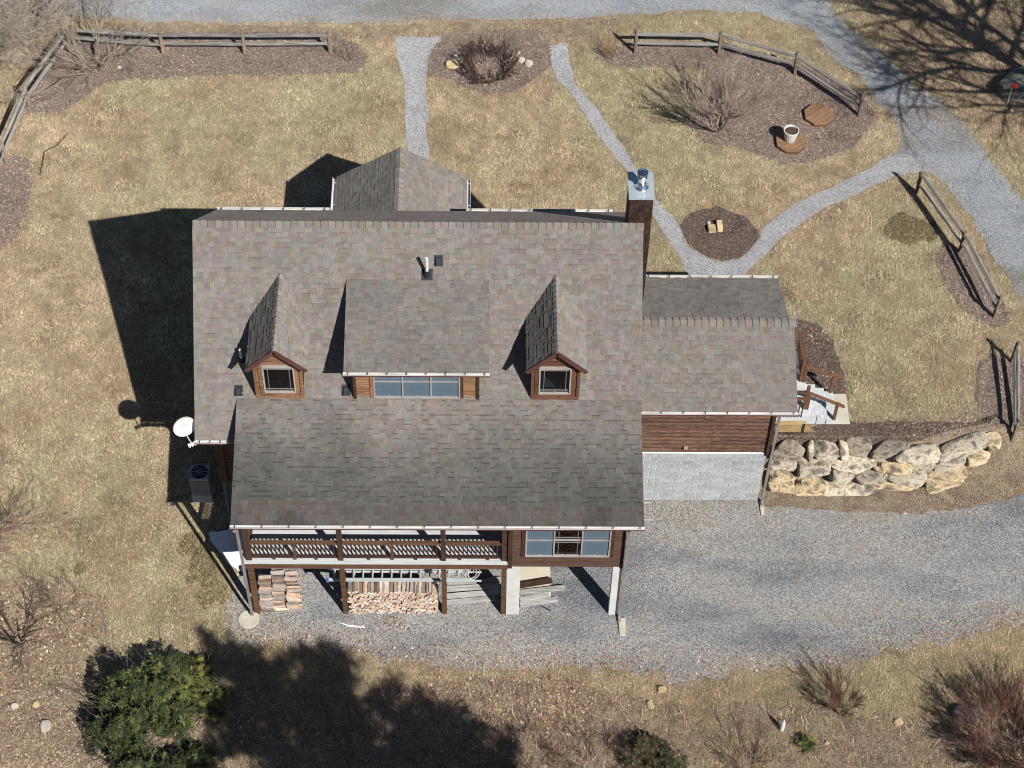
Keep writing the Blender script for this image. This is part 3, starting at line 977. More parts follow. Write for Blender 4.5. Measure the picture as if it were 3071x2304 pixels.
DY, DZ0 = -0.69, 6.42
for di, (dxc, wx0, wx1) in enumerate(((-12.045, -12.50, -11.55), (-3.76, -4.26, -3.30))):
    x0, x1 = dxc - 0.71, dxc + 0.71
    dw = MB()
    dw.box((x0, DY + 0.02, 6.3), (x0 + 0.08, 2.2, 8.05))
    dw.box((x1 - 0.08, DY + 0.02, 6.3), (x1, 2.2, 8.05))
    dwo = dw.build('dormer_wall', M['dark_wood'], house)
    bx('room_back', (x0 + 0.08, 0.35, 6.3), (x1 - 0.08, 0.4, 8.05), M['room'], house)
    bx('room_floor', (x0 + 0.08, DY + 0.1, 6.45), (x1 - 0.08, 0.35, 6.5), M['room'], house)
    wood = M['dormer_wood'] if di == 0 else M['stain_wood']
    log_boards(dwo, x0, x1, DZ0 + 0.14, 8.03, DY + 0.03, 0.105, wood, cuts=[(wx0 - 0.12, wx1 + 0.12, 6.5, 7.96)], seed=41 + di, dep=0.03)
    bx('trim', (x0 - 0.01, DY - 0.03, DZ0 - 0.05), (x1 + 0.01, DY + 0.05, DZ0 + 0.14), wood, dwo)
    bx('trim', (x0 - 0.02, DY - 0.035, DZ0 + 0.15), (x0 + 0.07, DY + 0.03, 8.0), wood, dwo)
    bx('trim', (x1 - 0.07, DY - 0.035, DZ0 + 0.15), (x1 + 0.02, DY + 0.03, 8.0), wood, dwo)
    bx('trim', (wx0 - 0.12, DY - 0.028, 6.62), (wx0, DY + 0.03, 7.99), wood, dwo)
    bx('trim', (wx1, DY - 0.028, 6.62), (wx1 + 0.12, DY + 0.03, 7.99), wood, dwo)
    # gable triangle boards
    for k in range(6):
        za, zb = 8.03 + k * 0.13, 8.03 + (k + 1) * 0.13
        ha, hb = 0.80 - (za - 8.03) * 0.98, max(0.02, 0.80 - (zb - 8.03) * 0.98)
        MB().prism([(dxc - ha, za + 0.003), (dxc + ha, za + 0.003), (dxc + hb, zb - 0.003), (dxc - hb, zb - 0.003)], 'y', DY - 0.012, DY + 0.05).build('board', wood, dwo)
    window(wx0, wx1, 6.70, 7.95, DY - 0.02)
    # dormer roof
    ez, az_, hw = 8.14, 9.05, 0.89
    td = (az_ - ez) / hw
    sd = math.sqrt(1 + td * td)
    yf = DY - 0.26
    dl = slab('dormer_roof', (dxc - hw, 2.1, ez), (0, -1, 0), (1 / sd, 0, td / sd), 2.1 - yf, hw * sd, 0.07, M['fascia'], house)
    shingles(dl, (dxc - hw, 2.1, ez), (0, -1, 0), (1 / sd, 0, td / sd), 2.1 - yf, hw * sd, 51 + di, dark=lambda p: 0.6, skip=lambda p: p.z < zmain(p.y) - 0.06)  # left slope turned from the sun: its shade is put into the shingle colour
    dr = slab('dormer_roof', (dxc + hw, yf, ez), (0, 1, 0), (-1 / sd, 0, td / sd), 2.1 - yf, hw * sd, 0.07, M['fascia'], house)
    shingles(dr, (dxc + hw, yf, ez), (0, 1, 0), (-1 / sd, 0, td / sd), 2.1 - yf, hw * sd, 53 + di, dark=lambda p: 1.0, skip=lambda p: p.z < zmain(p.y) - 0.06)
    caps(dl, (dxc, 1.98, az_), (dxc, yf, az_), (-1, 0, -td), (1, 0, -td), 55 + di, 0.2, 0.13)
    for sgn in (-1, 1):
        MB().bar((dxc + sgn * hw, yf - 0.02, ez - 0.075), (dxc, yf - 0.02, az_ - 0.075), 0.035, 0.14, up=(0, 0, 1)).build('rake_board', M['fascia'], dl)
# flower-like ornament hung in left dormer window
MB().tube([(-12.06 + 0.08 * math.cos(a), -0.52, 7.0 + 0.06 * math.sin(a)) for a in [k * 0.35 for k in range(15)]], 0.018, 5).build('window_ornament', M['white'], house)
MB().prism([(-4.15, 6.78), (-3.72, 6.78), (-4.15, 7.45)], 'y', -0.5, -0.48).build('roller_blind', M['white'], house)

# --- shed dormer
SX0, SX1, SEY, SEZ = -10.05, -5.76, -1.03, 8.13
STZ, STY = 8.93, 1.89
ts = (STZ - SEZ) / (STY - SEY)
ss = math.sqrt(1 + ts * ts)
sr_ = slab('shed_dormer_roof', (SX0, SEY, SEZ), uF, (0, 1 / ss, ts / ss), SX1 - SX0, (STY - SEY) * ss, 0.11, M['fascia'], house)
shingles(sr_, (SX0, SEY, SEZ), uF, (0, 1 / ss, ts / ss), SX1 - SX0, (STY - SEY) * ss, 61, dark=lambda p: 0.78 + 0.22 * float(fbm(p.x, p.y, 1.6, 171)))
sdw = MB()
sdw.box((-9.8, DY + 0.02, 6.3), (-9.72, 1.9, 8.1))
sdw.box((-6.14, DY + 0.02, 6.3), (-6.06, 1.9, 8.1))
sdwo = sdw.build('shed_dormer_wall', M['dark_wood'], house)
bx('room_back', (-9.72, 0.3, 6.3), (-6.14, 0.34, 8.0), M['curtain'], house)
bx('room_floor', (-9.72, DY + 0.1, 6.4), (-6.14, 0.3, 6.46), M['curtain'], house)
log_boards(sdwo, -9.8, -6.06, 6.47, 8.05, DY + 0.03, 0.112, M['dormer_wood'], cuts=[(-9.23, -6.6, 6.4, 8.2)], seed=63, dep=0.035)
bx('trim', (-9.83, DY - 0.04, 6.4), (-9.74, DY + 0.04, 8.05), M['dark_wood'], sdwo)
bx('trim', (-6.13, DY - 0.04, 6.4), (-6.04, DY + 0.04, 8.05), M['dark_wood'], sdwo)
bx('trim', (-6.62, DY - 0.03, 6.46), (-6.52, DY + 0.03, 8.05), M['dark_wood'], sdwo)
bx('trim', (-9.32, DY - 0.03, 6.46), (-9.22, DY + 0.03, 8.05), M['dormer_wood'], sdwo)
window(-9.22, -6.62, 6.48, 8.02, DY - 0.02, units=3, double=True, screens=(0, 1, 2))


# --- gutters
def gutter(x0, x1, y, z, parent, seed, n):
    m = MB()
    m.box((x0, y - 0.095, z - 0.075), (x1, y - 0.005, z - 0.062))
    m.box((x0, y - 0.018, z - 0.0615), (x1, y - 0.006, z - 0.006))
    m.box((x0, y - 0.108, z - 0.075), (x1, y - 0.0955, z - 0.002))
    o = m.build('gutter', M['gutter_in'], parent)
    bx('gutter_face', (x0 - 0.01, y - 0.116, z - 0.082), (x1 + 0.01, y - 0.1085, z - 0.03), M['fascia'], o)
    for i in range(n):
        xx = x0 + 0.15 + (x1 - x0 - 0.3) * i / (n - 1)
        MB().bar((xx, y - 0.11, z - 0.003), (xx + 0.015, y - 0.005, z + 0.012), 0.022, 0.012).build('hanger', M['brown_metal'], o)
    return o


gutter(XP - 0.02, XR + 0.02, YE, ZE, house, 1, 16)
gutter(XL, -13.42, YF, zmain(YF), house, 2, 4)
gutter(-1.3, 3.76, WYE, WZE, house, 3, 8)
gutter(SX0 - 0.02, SX1 + 0.02, SEY, SEZ, house, 4, 8)


def back_gutter(x0, x1, y, z, n):
    m = MB()
    m.box((x0, y + 0.005, z - 0.11), (x1, y + 0.115, z - 0.095))
    m.box((x0, y + 0.11, z - 0.0945), (x1, y + 0.125, z + 0.0))
    o = m.build('gutter', M['gutter_in'], house)
    for i in range(n):
        xx = x0 + 0.15 + (x1 - x0 - 0.3) * i / (n - 1)
        MB().bar((xx, y + 0.13, z - 0.004), (xx, y, z + 0.012), 0.03, 0.012).build('hanger', M['brown_metal'], o)


back_gutter(XL, -10.98, YB, zmain(YB), 6)
back_gutter(-6.5, -1.7, YB, zmain(YB), 8)
back_gutter(-0.75, 3.6, 2 * WYR - WYE, WZE, 7)
for sx in (-1, 1):
    xe = PX + sx * PHW
    m = MB()
    a, b = sorted((xe + sx * 0.005, xe + sx * 0.115))
    m.box((a, 7.2, PEZ - 0.11), (b, PY, PEZ - 0.095))
    a, b = sorted((xe + sx * 0.11, xe + sx * 0.125))
    m.box((a, 7.2, PEZ - 0.094), (b, PY, PEZ))
    go = m.build('gutter', M['white'], house)
    for i in range(3):
        yy = 7.6 + i * 1.0
        MB().bar((xe + sx * 0.13, yy, PEZ - 0.004), (xe, yy, PEZ + 0.012), 0.03, 0.012).build('hanger', M['white'], go)


def downspout(pts, mat='spout'):
    m = MB()
    for p, q in zip(pts, pts[1:]):
        m.bar(p, q, 0.085, 0.065, up=(0, 1, 0.01))
    return m.build('downspout', M[mat], house)


downspout([(3.36, -0.52, 5.45), (3.32, -0.09, 5.15), (3.29, -0.09, 0.12), (3.29, -0.3, 0.06)])
downspout([(-1.5, -4.6, 5.12), (-1.58, -4.5, 4.95), (-1.58, -4.5, 0.12), (-1.58, -4.72, 0.06)])
downspout([(-13.85, -1.7, 5.4), (-13.95, -1.3, 5.1), (-14.0, -1.29, 0.75)], 'brown_metal')
downspout([(-13.26, -4.66, 5.1), (-13.22, -4.48, 4.95), (-13.17, -4.5, 0.1)])

# --- balcony porch
PXS = [-13.02, -10.23, -7.11, -5.26]
DKZ = 3.05
k = 0
y = -4.47
bd = bx('deck_frame', (-13.15, -4.40, 2.86), (-5.12, -1.2, 3.018), M['dark_wood'], house)
while y < -1.3:
    bx('deck_board', (-13.24, y, 3.02), (-5.16, y + 0.138, DKZ), M['deck_wood'], bd)
    y += 0.144
bx('rim_beam', (-13.2, -4.45, 2.74), (-5.15, -4.402, 3.017), M['beam_wood'], house)
bx('side_beam', (-13.2, -4.40, 2.74), (-13.152, -1.2, 3.015), M['beam_wood'], house)
for i, px_ in enumerate(PXS):
    wd = 0.075 if i else 0.085
    bx('post', (px_ - wd, -4.40, -0.05), (px_ + wd, -4.25, 2.86), M['beam_wood'], house)
    bx('column', (px_ - wd, -4.36, DKZ), (px_ + wd, -4.21, 5.06), M['dark_wood'], house)
bx('header_beam', (-13.15, -4.37, 4.86), (-5.1, -4.2, 5.1), M['dark_wood'], house)
for j in range(3):
    a, b = PXS[j], PXS[j + 1]
    rail = bx('top_rail', (a + 0.08, -4.36, 3.93), (b - 0.08, -4.22, 3.97), M['beam_wood'], house)
    bx('bottom_rail', (a + 0.08, -4.32, 3.13), (b - 0.08, -4.25, 3.18), M['dark_wood'], house)
    mid = (a + b) / 2
    if j < 2:
        bx('newel', (mid - 0.045, -4.33, DKZ), (mid + 0.045, -4.24, 3.93), M['beam_wood'], house)
    n = int((b - a - 0.16) / 0.125)
    for i in range(1, n):
        xx = a + 0.08 + (b - a - 0.16) * i / n
        if j < 2 and abs(xx - mid) < 0.07:
            continue
        bx('baluster', (xx - 0.019, -4.304, 3.18), (xx + 0.019, -4.266, 3.93), M['dark_wood'], rail)
    for f_ in (0.27, 0.73):
        xx = a + (b - a) * f_
        bx('rail_foot', (xx - 0.045, -4.325, DKZ), (xx + 0.045, -4.245, 3.13), M['dark_wood'], house)
# left side railing
rail = bx('top_rail', (-13.09, -4.2, 3.93), (-12.95, -1.25, 3.97), M['beam_wood'], house)
bx('bottom_rail', (-13.055, -4.2, 3.13), (-12.985, -1.25, 3.18), M['dark_wood'], house)
for i in range(1, 23):
    yy = -4.2 + 2.95 * i / 23
    bx('baluster', (-13.039, yy - 0.019, 3.18), (-13.001, yy + 0.019, 3.93), M['dark_wood'], rail)

# --- front room on block piers
FR0, FR1 = -5.09, -1.66
fw_ = MB()
fw_.box((FR0, -4.30, 2.78), (FR0 + 0.1, -1.2, 5.1))
fw_.box((FR1 - 0.1, -4.30, 2.78), (FR1, -1.2, 5.3))
fw_.box((FR0 + 0.1, -4.30, 2.78), (FR1 - 0.1, -1.2, 2.95))
fwo = fw_.build('front_room_wall', M['siding_front'], house)
log_boards(fwo, FR0, FR1, 2.76, 5.06, -4.36, 0.105, M['siding_front'], cuts=[(-4.63, -2.07, 3.38, 5.2)], seed=71, dep=0.02)
bx('trim', (FR0 - 0.06, -4.42, 2.74), (FR0 + 0.07, -4.3, 5.06), M['dark_wood'], fwo)
bx('trim', (FR1 - 0.05, -4.41, 2.74), (FR1 + 0.03, -4.3, 5.06), M['dark_wood'], fwo)
bx('trim', (-4.75, -4.405, 3.36), (-4.635, -4.33, 5.0), M['dark_wood'], fwo)
bx('trim', (-2.065, -4.405, 3.36), (-1.96, -4.33, 5.0), M['dark_wood'], fwo)
window(-4.63, -2.07, 3.38, 5.12, -4.385, units=3, double=True, screens=(0, 2))
bx('room_back', (FR0 + 0.1, -3.5, 2.96), (FR1 - 0.1, -3.46, 5.0), M['roomwood'], house)
bx('room_floor', (FR0 + 0.1, -4.2, 3.2), (FR1 - 0.1, -3.5, 3.24), M['roomwood'], house)
for (a, b, y0_, y1_) in ((-5.17, -4.76, -4.40, -4.1), (-1.92, -1.64, -4.40, -4.1)):
    pier = bx('pier_core', (a + 0.01, y0_ + 0.01, -0.05), (b - 0.01, y1_ - 0.01, 2.74), M['mortar'], house)
    for k in range(14):
        z0_ = k * 0.1965
        if (k % 2 == 0) or (b - a) < 0.3:
            bx('block', (a, y0_, z0_), (b, y1_, z0_ + 0.19), M['white'], pier)
        else:
            c = (a + b) / 2
            bx('block', (a, y0_, z0_), (c - 0.004, y1_, z0_ + 0.19), M['white'], pier)
            bx('block', (c + 0.004, y0_, z0_), (b, y1_, z0_ + 0.19), M['white'], pier)

# --- chimney
CX0, CX1, CY0, CY1, CZ = -1.58, -0.90, 3.36, 4.36, 10.95
chim = bx('chimney', (CX0, CY0, 1.5), (CX1, CY1, CZ), M['shake'], house)
for k in range(26):
    zz = 5.9 + k * 0.195
    xx = CX0
    rnd = random.Random(700 + k)
    while xx < CX1 - 0.02:
        w = rnd.choice((0.1, 0.14, 0.17, 0.2))
        b = min(xx + w, CX1)
        MB().add([], [])
        m = MB()
        m.prism([(CY0 - 0.001, zz + 0.2), (CY0 - 0.012, zz + 0.2), (CY0 - 0.026, zz), (CY0 - 0.001, zz)], 'x', xx + 0.003, b - 0.003)
        m.build('cladding_shake', M['shake'], chim)
        xx = b
for k in range(46):
    zz = 1.9 + k * 0.195
    m = MB()
    m.prism([(CX1 + 0.001, zz + 0.2), (CX1 + 0.012, zz + 0.2), (CX1 + 0.026, zz), (CX1 + 0.001, zz)], 'y', CY0, CY1)
    m.build('cladding_course', M['shake'], chim)
cap = bx('chimney_cap', (CX0 - 0.045, CY0 - 0.045, CZ), (CX1 + 0.045, CY1 + 0.045, CZ + 0.07), M['steel'], chim)
fc = (-1.23, 3.80, CZ + 0.07)
MB().lathe(fc, [(0.23, 0), (0.21, 0.03), (0.13, 0.10), (0.115, 0.22)], 24).build('flue_collar', M['chrome'], chim, smooth=True)
MB().lathe((fc[0], fc[1], fc[2] + 0.2), [(0.105, 0), (0.105, 0.2), (0.15, 0.2), (0.155, 0.25), (0.12, 0.28), (0.12, 0.36), (0.165, 0.36), (0.165, 0.42), (0.05, 0.46)], 24).build('flue', M['chrome'], chim, smooth=False)


# --- roof vents
def onroof(x, y, base, f_, zoff=0.0):
    return Vector((x, y, zmain(y) + zoff))


def box_vent(x, y, w=0.17, l=0.26):
    p = Vector((x, y, zmain(y) + 0.012))
    n = Vector((0, -T_MAIN, 1)).normalized()
    m = MB()
    m.add([(-w / 2 - 0.05, -0.02, 0), (w / 2 + 0.05, -0.02, 0), (w / 2 + 0.05, l + 0.06, 0), (-w / 2 - 0.05, l + 0.06, 0),
           (-w / 2 - 0.05, -0.02, 0.008), (w / 2 + 0.05, -0.02, 0.008), (w / 2 + 0.05, l + 0.06, 0.008), (-w / 2 - 0.05, l + 0.06, 0.008)],
          [(4, 5, 6, 7), (0, 1, 5, 4), (1, 2, 6, 5), (2, 3, 7, 6), (3, 0, 4, 7)])
    m.add([(-w / 2, 0, 0), (w / 2, 0, 0), (w / 2, l, 0), (-w / 2, l, 0), (-w / 2 + .01, 0.0, 0.10), (w / 2 - .01, 0.0, 0.10), (w / 2 - .02, l - 0.03, 0.07), (-w / 2 + .02, l - 0.03, 0.07)],
          [(4, 5, 6, 7), (0, 1, 5, 4), (1, 2, 6, 5), (2, 3, 7, 6), (3, 0, 4, 7)])
    return m.build('roof_vent', M['black'], house, world=frame(p, Vector((1, 0, 0)), Vector(vF), n))


box_vent(-7.29, 2.18)
box_vent(-13.32, -0.66)
box_vent(-10.07, -0.64)
p0 = onroof(-7.63, 1.86, 0, 0)
bt = MB()
bt.add([p0 + Vector((a, b / S_, b * T_MAIN / S_)) + Vector((0, -0.012, 0.014)) for a, b in ((-.17, -.06), (.17, -.06), (.17, .36), (-.17, .36))], [(0, 1, 2, 3)])
bt.tube([(-7.63, 1.96, zmain(1.96)), (-7.63, 1.96, zmain(1.96) + 0.26)], [0.10, 0.075], 14)
vp = bt.build('pipe_boot', M['black'], house)
MB().tube([(-7.63, 1.96, zmain(1.96) + 0.1), (-7.63, 1.96, zmain(1.96) + 0.82)], 0.052, 14).build('vent_pipe', M['white'], vp, smooth=False)
vp = MB().tube([(-13.21, 0.11, zmain(0.11) - 0.02), (-13.21, 0.11, zmain(0.11) + 0.12)], [0.10, 0.06], 12).build('pipe_boot', M['black'], house)
MB().tube([(-13.21, 0.11, zmain(0.11)), (-13.21, 0.11, zmain(0.11) + 0.52)], 0.045, 12).build('vent_pipe', M['white'], vp)

# --- side deck and steps by the wing
SDZ = 2.55
sd_ = bx('side_deck_frame', (3.2, 1.46, 2.3), (4.62, 4.3, 2.518), M['lattice'], house)
y = 1.42
while y < 4.3:
    bx('deck_board', (3.2, y, 2.52), (4.68, min(y + 0.138, 4.33), SDZ), M['deck_wood'], sd_)
    y += 0.144
bx('deck_post', (4.5, 1.47, 1.6), (4.6, 1.57, 2.3), M['dark_wood'], house)
lat = bx('lattice_frame', (3.7, 1.47, 2.24), (4.5, 1.5, 2.3), M['lattice'], house)
for i in range(12):
    x_ = 3.45 + i * 0.1
    for s_ in (-1, 1):
        p, q = Vector((x_ + (0 if s_ > 0 else 0.42), 1.485 + s_ * 0.006, 1.82)), Vector((x_ + (0.42 if s_ > 0 else 0), 1.485 + s_ * 0.006, 2.24))
        MB().bar(p, q, 0.008, 0.032, up=(1, 0, 0)).build('lattice_strip', M['lattice'], lat)
for i in range(3):
    z_ = SDZ - 0.19 * (i + 1)
    x_ = 4.70 + i * 0.325
    st = bx('stair_riser', (x_ - 0.012, 1.84, 1.7), (x_ + 0.01, 3.02, z_ + 0.16), M['deck_wood'], house)
    for j in range(3):
        bx('tread_board', (x_ + 0.012 + j * 0.112, 1.80, z_ - 0.03), (x_ + 0.118 + j * 0.112, 3.05, z_), M['deck_wood'], st)
    bx('stringer', (x_ + 0.012, 1.84, 1.7), (x_ + 0.335, 3.01, z_ - 0.032), M['deck_wood'], st)


def stairrail(y, low):
    r = MB().bar((4.60, y, 3.40), (5.86, y, 2.74 if not low else 2.66), 0.12, 0.045).build('stair_rail', M['stain_wood'], house)
    bx('rail_post', (4.60, y - 0.045, 2.3), (4.69, y + 0.045, 3.39), M['stain_wood'], r)
    bx('rail_post', (5.57, y - 0.045, 1.75), (5.66, y + 0.045, 2.86), M['stain_wood'], r)


stairrail(3.02, False)
stairrail(1.9, True)
bx('rail_post', (4.52, 1.86, 2.55), (4.62, 1.96, 3.72), M['stain_wood'], house)
bx('rail_post', (4.5, 3.0, 2.55), (4.6, 3.1, 3.6), M['stain_wood'], house)
r = bx('top_rail', (4.47, 3.05, 3.50), (4.63, 4.35, 3.545), M['beam_wood'], house)
for i in range(11):
    yy = 3.16 + i * 0.115
    bx('baluster', (4.53, yy - 0.018, 2.56), (4.566, yy + 0.018, 3.5), M['dark_wood'], r)
r = bx('top_rail', (3.25, 1.50, 3.50), (4.5, 1.62, 3.545), M['beam_wood'], house)
for i in range(11):
    xx = 3.3 + i * 0.112
    bx('baluster', (xx - 0.018, 1.54, 2.56), (xx + 0.018, 1.576, 3.5), M['dark_wood'], r)
r = bx('top_rail', (3.9, 1.85, 3.42), (4.52, 1.95, 3.46), M['beam_wood'], house)
tag(bx('concrete_pad', (5.68, 1.84, 1.7), (6.16, 3.07, 1.82), M['concrete']), 'pale concrete landing pad at the foot of the side steps', 'pad')

# ------------------------------------------------------------------ satellite dish
DC = Vector((-15.0, -1.25, 5.72))
dish = thing('satellite_dish', 'white satellite dish on an arm at the left roof edge', 'satellite dish', DC)
dn = Vector((0.45, -0.82, 0.38)).normalized()
du = dn.cross(Vector((0, 0, 1))).normalized()
dv = du.cross(dn).normalized()
dm = MB()
R_ = 0.355
vs, fs = [], []
rings = 7
for i in range(rings + 1):
    r = R_ * i / rings
    for k in range(32):
        a_ = 2 * math.pi * k / 32
        vs.append(DC + du * (math.cos(a_) * r) + dv * (math.sin(a_) * r * 0.93) + dn * (0.07 * (r / R_) ** 2))
for i in range(rings):
    for k in range(32):
        a_, b = i * 32 + k, i * 32 + (k + 1) % 32
        fs.append((a_, b, b + 32, a_ + 32))
nv = len(vs)
vs2 = [p - dn * 0.012 for p in vs]
fs2 = [tuple(reversed([i + nv for i in f])) for f in fs]
rim = [(rings * 32 + k, rings * 32 + (k + 1) % 32, rings * 32 + (k + 1) % 32 + nv, rings * 32 + k + nv) for k in range(32)]
dm.add(vs + vs2, fs + fs2 + [tuple(reversed(r)) for r in rim])
refl = dm.build('reflector', M['white'], dish, smooth=True)
for row, (n_, off) in enumerate(((4, 0.10), (7, 0.02))):
    for i in range(n_):
        c = DC + du * ((i - n_ / 2) * 0.032 + 0.02) + dv * off + dn * 0.012
        MB().bar(c - dv * 0.012, c + dv * 0.012, 0.018, 0.004, up=dn).build('print_mark', M['screen_mark'], refl)
fe = DC - dv * 0.46 + dn * 0.42
armb = DC - dv * 0.36 - dn * 0.02
MB().tube([armb, fe], 0.022, 8).build('feed_arm', M['white'], dish)
fd = MB()
for s_ in (-0.09, 0.0, 0.09):
    c = fe + du * s_
    fd.tube([c - dn * 0.05 + dv * 0.02, c + dn * 0.05 - dv * 0.05], [0.04, 0.03], 10)
fd.bar(fe - du * 0.13, fe + du * 0.13, 0.05, 0.05, up=dn)
fd.build('feed_horn', M['white'], dish)
MB().tube([DC - dn * 0.03, DC - dn * 0.12 - dv * 0.2, Vector((-14.72, -1.2, 5.45)), Vector((-14.2, -1.2, 5.35))], 0.025, 8).build('mount_arm', M['spout'], dish)

# ------------------------------------------------------------------ air conditioner
ac = thing('air_conditioner', 'grey outdoor air conditioning unit in the shade of the left wall', 'air conditioner', (-14.98, -0.45, 1.0))
az0 = 1.25
MB().box((-15.3, -0.75, 0.75), (-14.66, -0.15, az0)).build('base_pad', M['concrete'], ac)
MB().box((-15.28, -0.73, az0), (-14.68, -0.17, az0 + 0.9)).build('casing', M['acbody'], ac)
tp_ = MB().lathe((-14.98, -0.45, az0 + 0.9), [(0.26, 0), (0.26, 0.02), (0.24, 0.02)], 24).build('fan_guard', M['black'], ac)
for i in range(10):
    a_ = i * math.pi / 5
    MB().bar((-14.98, -0.45, az0 + 0.93), (-14.98 + 0.25 * math.cos(a_), -0.45 + 0.25 * math.sin(a_), az0 + 0.93), 0.012, 0.01).build('guard_spoke', M['acbody'], tp_)
MB().lathe((-14.98, -0.45, az0 + 0.93), [(0.05, 0), (0.05, 0.02), (0.02, 0.03)], 14).build('fan_hub', M['blue_plastic'], ac)
for i in range(9):
    z_ = az0 + 0.08 + i * 0.085
    bx('louvre', (-15.26, -0.745, z_), (-14.7, -0.73, z_ + 0.04), M['spout'], ac)

# ------------------------------------------------------------------ fences
def fence_run(name, label, posts, ptop, rails=True, split=None, seed=1):
    f0 = posts[0]
    th = thing(name, label, 'fence', (f0[0], f0[1], h1(*f0)), 'split-rail fence runs')
    rnd = random.Random(seed)
    for (x_, y_) in posts:
        z_ = h1(x_, y_)
        lx, ly = rnd.uniform(-.03, .03), rnd.uniform(-.03, .03)
        m = MB()
        m.tube([(x_, y_, z_ - 0.1), (x_ + lx * .5, y_ + ly * .5, z_ + 0.6), (x_ + lx, y_ + ly, z_ + ptop + rnd.uniform(-.03, .05))], [0.08, 0.075, 0.065], 6)
        m.build('post', M['fence_post'], th)
    for (a_, b) in zip(posts, posts[1:]):
        for zr in (0.50, 0.93):
            A = Vector((a_[0], a_[1], h1(*a_) + zr + rnd.uniform(-.03, .03)))
            B = Vector((b[0], b[1], h1(*b) + zr + rnd.uniform(-.03, .03)))
            d = (B - A).normalized()
            A -= d * 0.12
            B += d * 0.12
            L_ = (B - A).length
            m = MB()
            npt = 7
            pts, rr = [], []
            for i in range(npt):
                t = i / (npt - 1)
                pts.append(Vector((L_ * t, 0.02 * math.sin(3 * t + rnd.random()), rnd.uniform(-.012, .012))))
                rr.append(0.075 * (0.62 if i in (0, npt - 1) else 1.0) * rnd.uniform(.88, 1.08))
            m.tube(pts, rr, 5)
            side = Vector((0, 0, 1)).cross(d).normalized()
            m.build('rail', M['fence'], th, world=frame(A, d, side, d.cross(side)))
    return th


fence_run('split_rail_fence', 'long split-rail fence running from the bare shrub corner along the top road', [(-21.5, 19.5), (-18.15, 19.24), (-15.07, 19.27), (-11.81, 19.34)], 1.12, seed=1)
fence_run('split_rail_fence', 'split-rail fence slanting down the left edge from the corner', [(-21.75, 19.45), (-22.83, 16.43), (-23.25, 13.5), (-23.75, 10.6)], 1.05, seed=2)
fence_run('split_rail_fence', 'split-rail fence curving behind the big bare shrub and octagonal platforms', [(-0.18, 19.47), (3.01, 19.45), (5.84, 18.35), (8.03, 16.15)], 1.18, seed=3)
fence_run('split_rail_fence', 'split-rail fence beside the gravel driveway and the dark moss circle', [(9.71, 12.28), (10.86, 9.42), (11.62, 6.45)], 1.12, seed=4)
fence_run('split_rail_fence', 'short single-bay split-rail fence at the right edge above the boulder wall', [(11.93, 4.5), (11.55, 1.52)], 1.05, seed=5)


# ------------------------------------------------------------------ stones
def rock_mesh(sx, sy, sz, seed, sub=3, power=0.62, amp=0.12, mat='stone', col=None, cuts=6, smooth=True):
    import bmesh
    bm = bmesh.new()
    bmesh.ops.create_icosphere(bm, subdivisions=sub, radius=1.0)
    off = Vector((seed * 3.17, seed * 1.31, seed * 7.7))
    rr_ = random.Random(seed * 13 + 1)
    planes = []
    for _ in range(cuts):
        pn = Vector((rr_.gauss(0, 1), rr_.gauss(0, 1), rr_.gauss(0, 1))).normalized()
        planes.append((pn, rr_.uniform(0.78, 1.05)))
    for v in bm.verts:
        p = v.co.copy()
        q = Vector([math.copysign(abs(c) ** power, c) for c in p])
        n1 = mnoise.noise(p * 1.3 + off)
        n2 = mnoise.noise(p * 3.4 + off * 2)
        n3 = mnoise.noise(p * 8.0 + off * 3)
        q *= 1.0 + amp * n1 * 1.5 + amp * 0.6 * n2 + amp * 0.25 * n3
        for (pn, pd) in planes:
            t_ = q.dot(pn)
            if t_ > pd:
                q -= pn * ((t_ - pd) * 0.92)
        v.co = Vector((q.x * sx / 2, q.y * sy / 2, q.z * sz / 2))
    me = bpy.data.meshes.new('stone')
    bm.to_mesh(me)
    bm.free()
    me.materials.append(M[mat])
    if mat == 'stone':
        at = me.attributes.new('Col', 'FLOAT_COLOR', 'FACE')
        c4 = np.ones((len(me.polygons), 4), np.float32)
        c4[:, :3] = col or (1, 1, 1)
        at.data.foreach_set('color', c4.ravel())
    me.polygons.foreach_set('use_smooth', [smooth] * len(me.polygons))
    return me


def sstone(name, label, x, y, sx, sy, sz, rot, seed, mat, group=None, sink=0.3):
    z = h1(x, y)
    o = inst(name, rock_mesh(sx, sy, sz, seed, 3 if max(sx, sy) > 0.5 else 2, 0.75, 0.16, mat), None,
             Matrix.Translation((x, y, z + sz * (0.5 - sink))) @ Matrix.Rotation(rot, 4, 'Z'))
    return tag(o, label, 'rock', group)


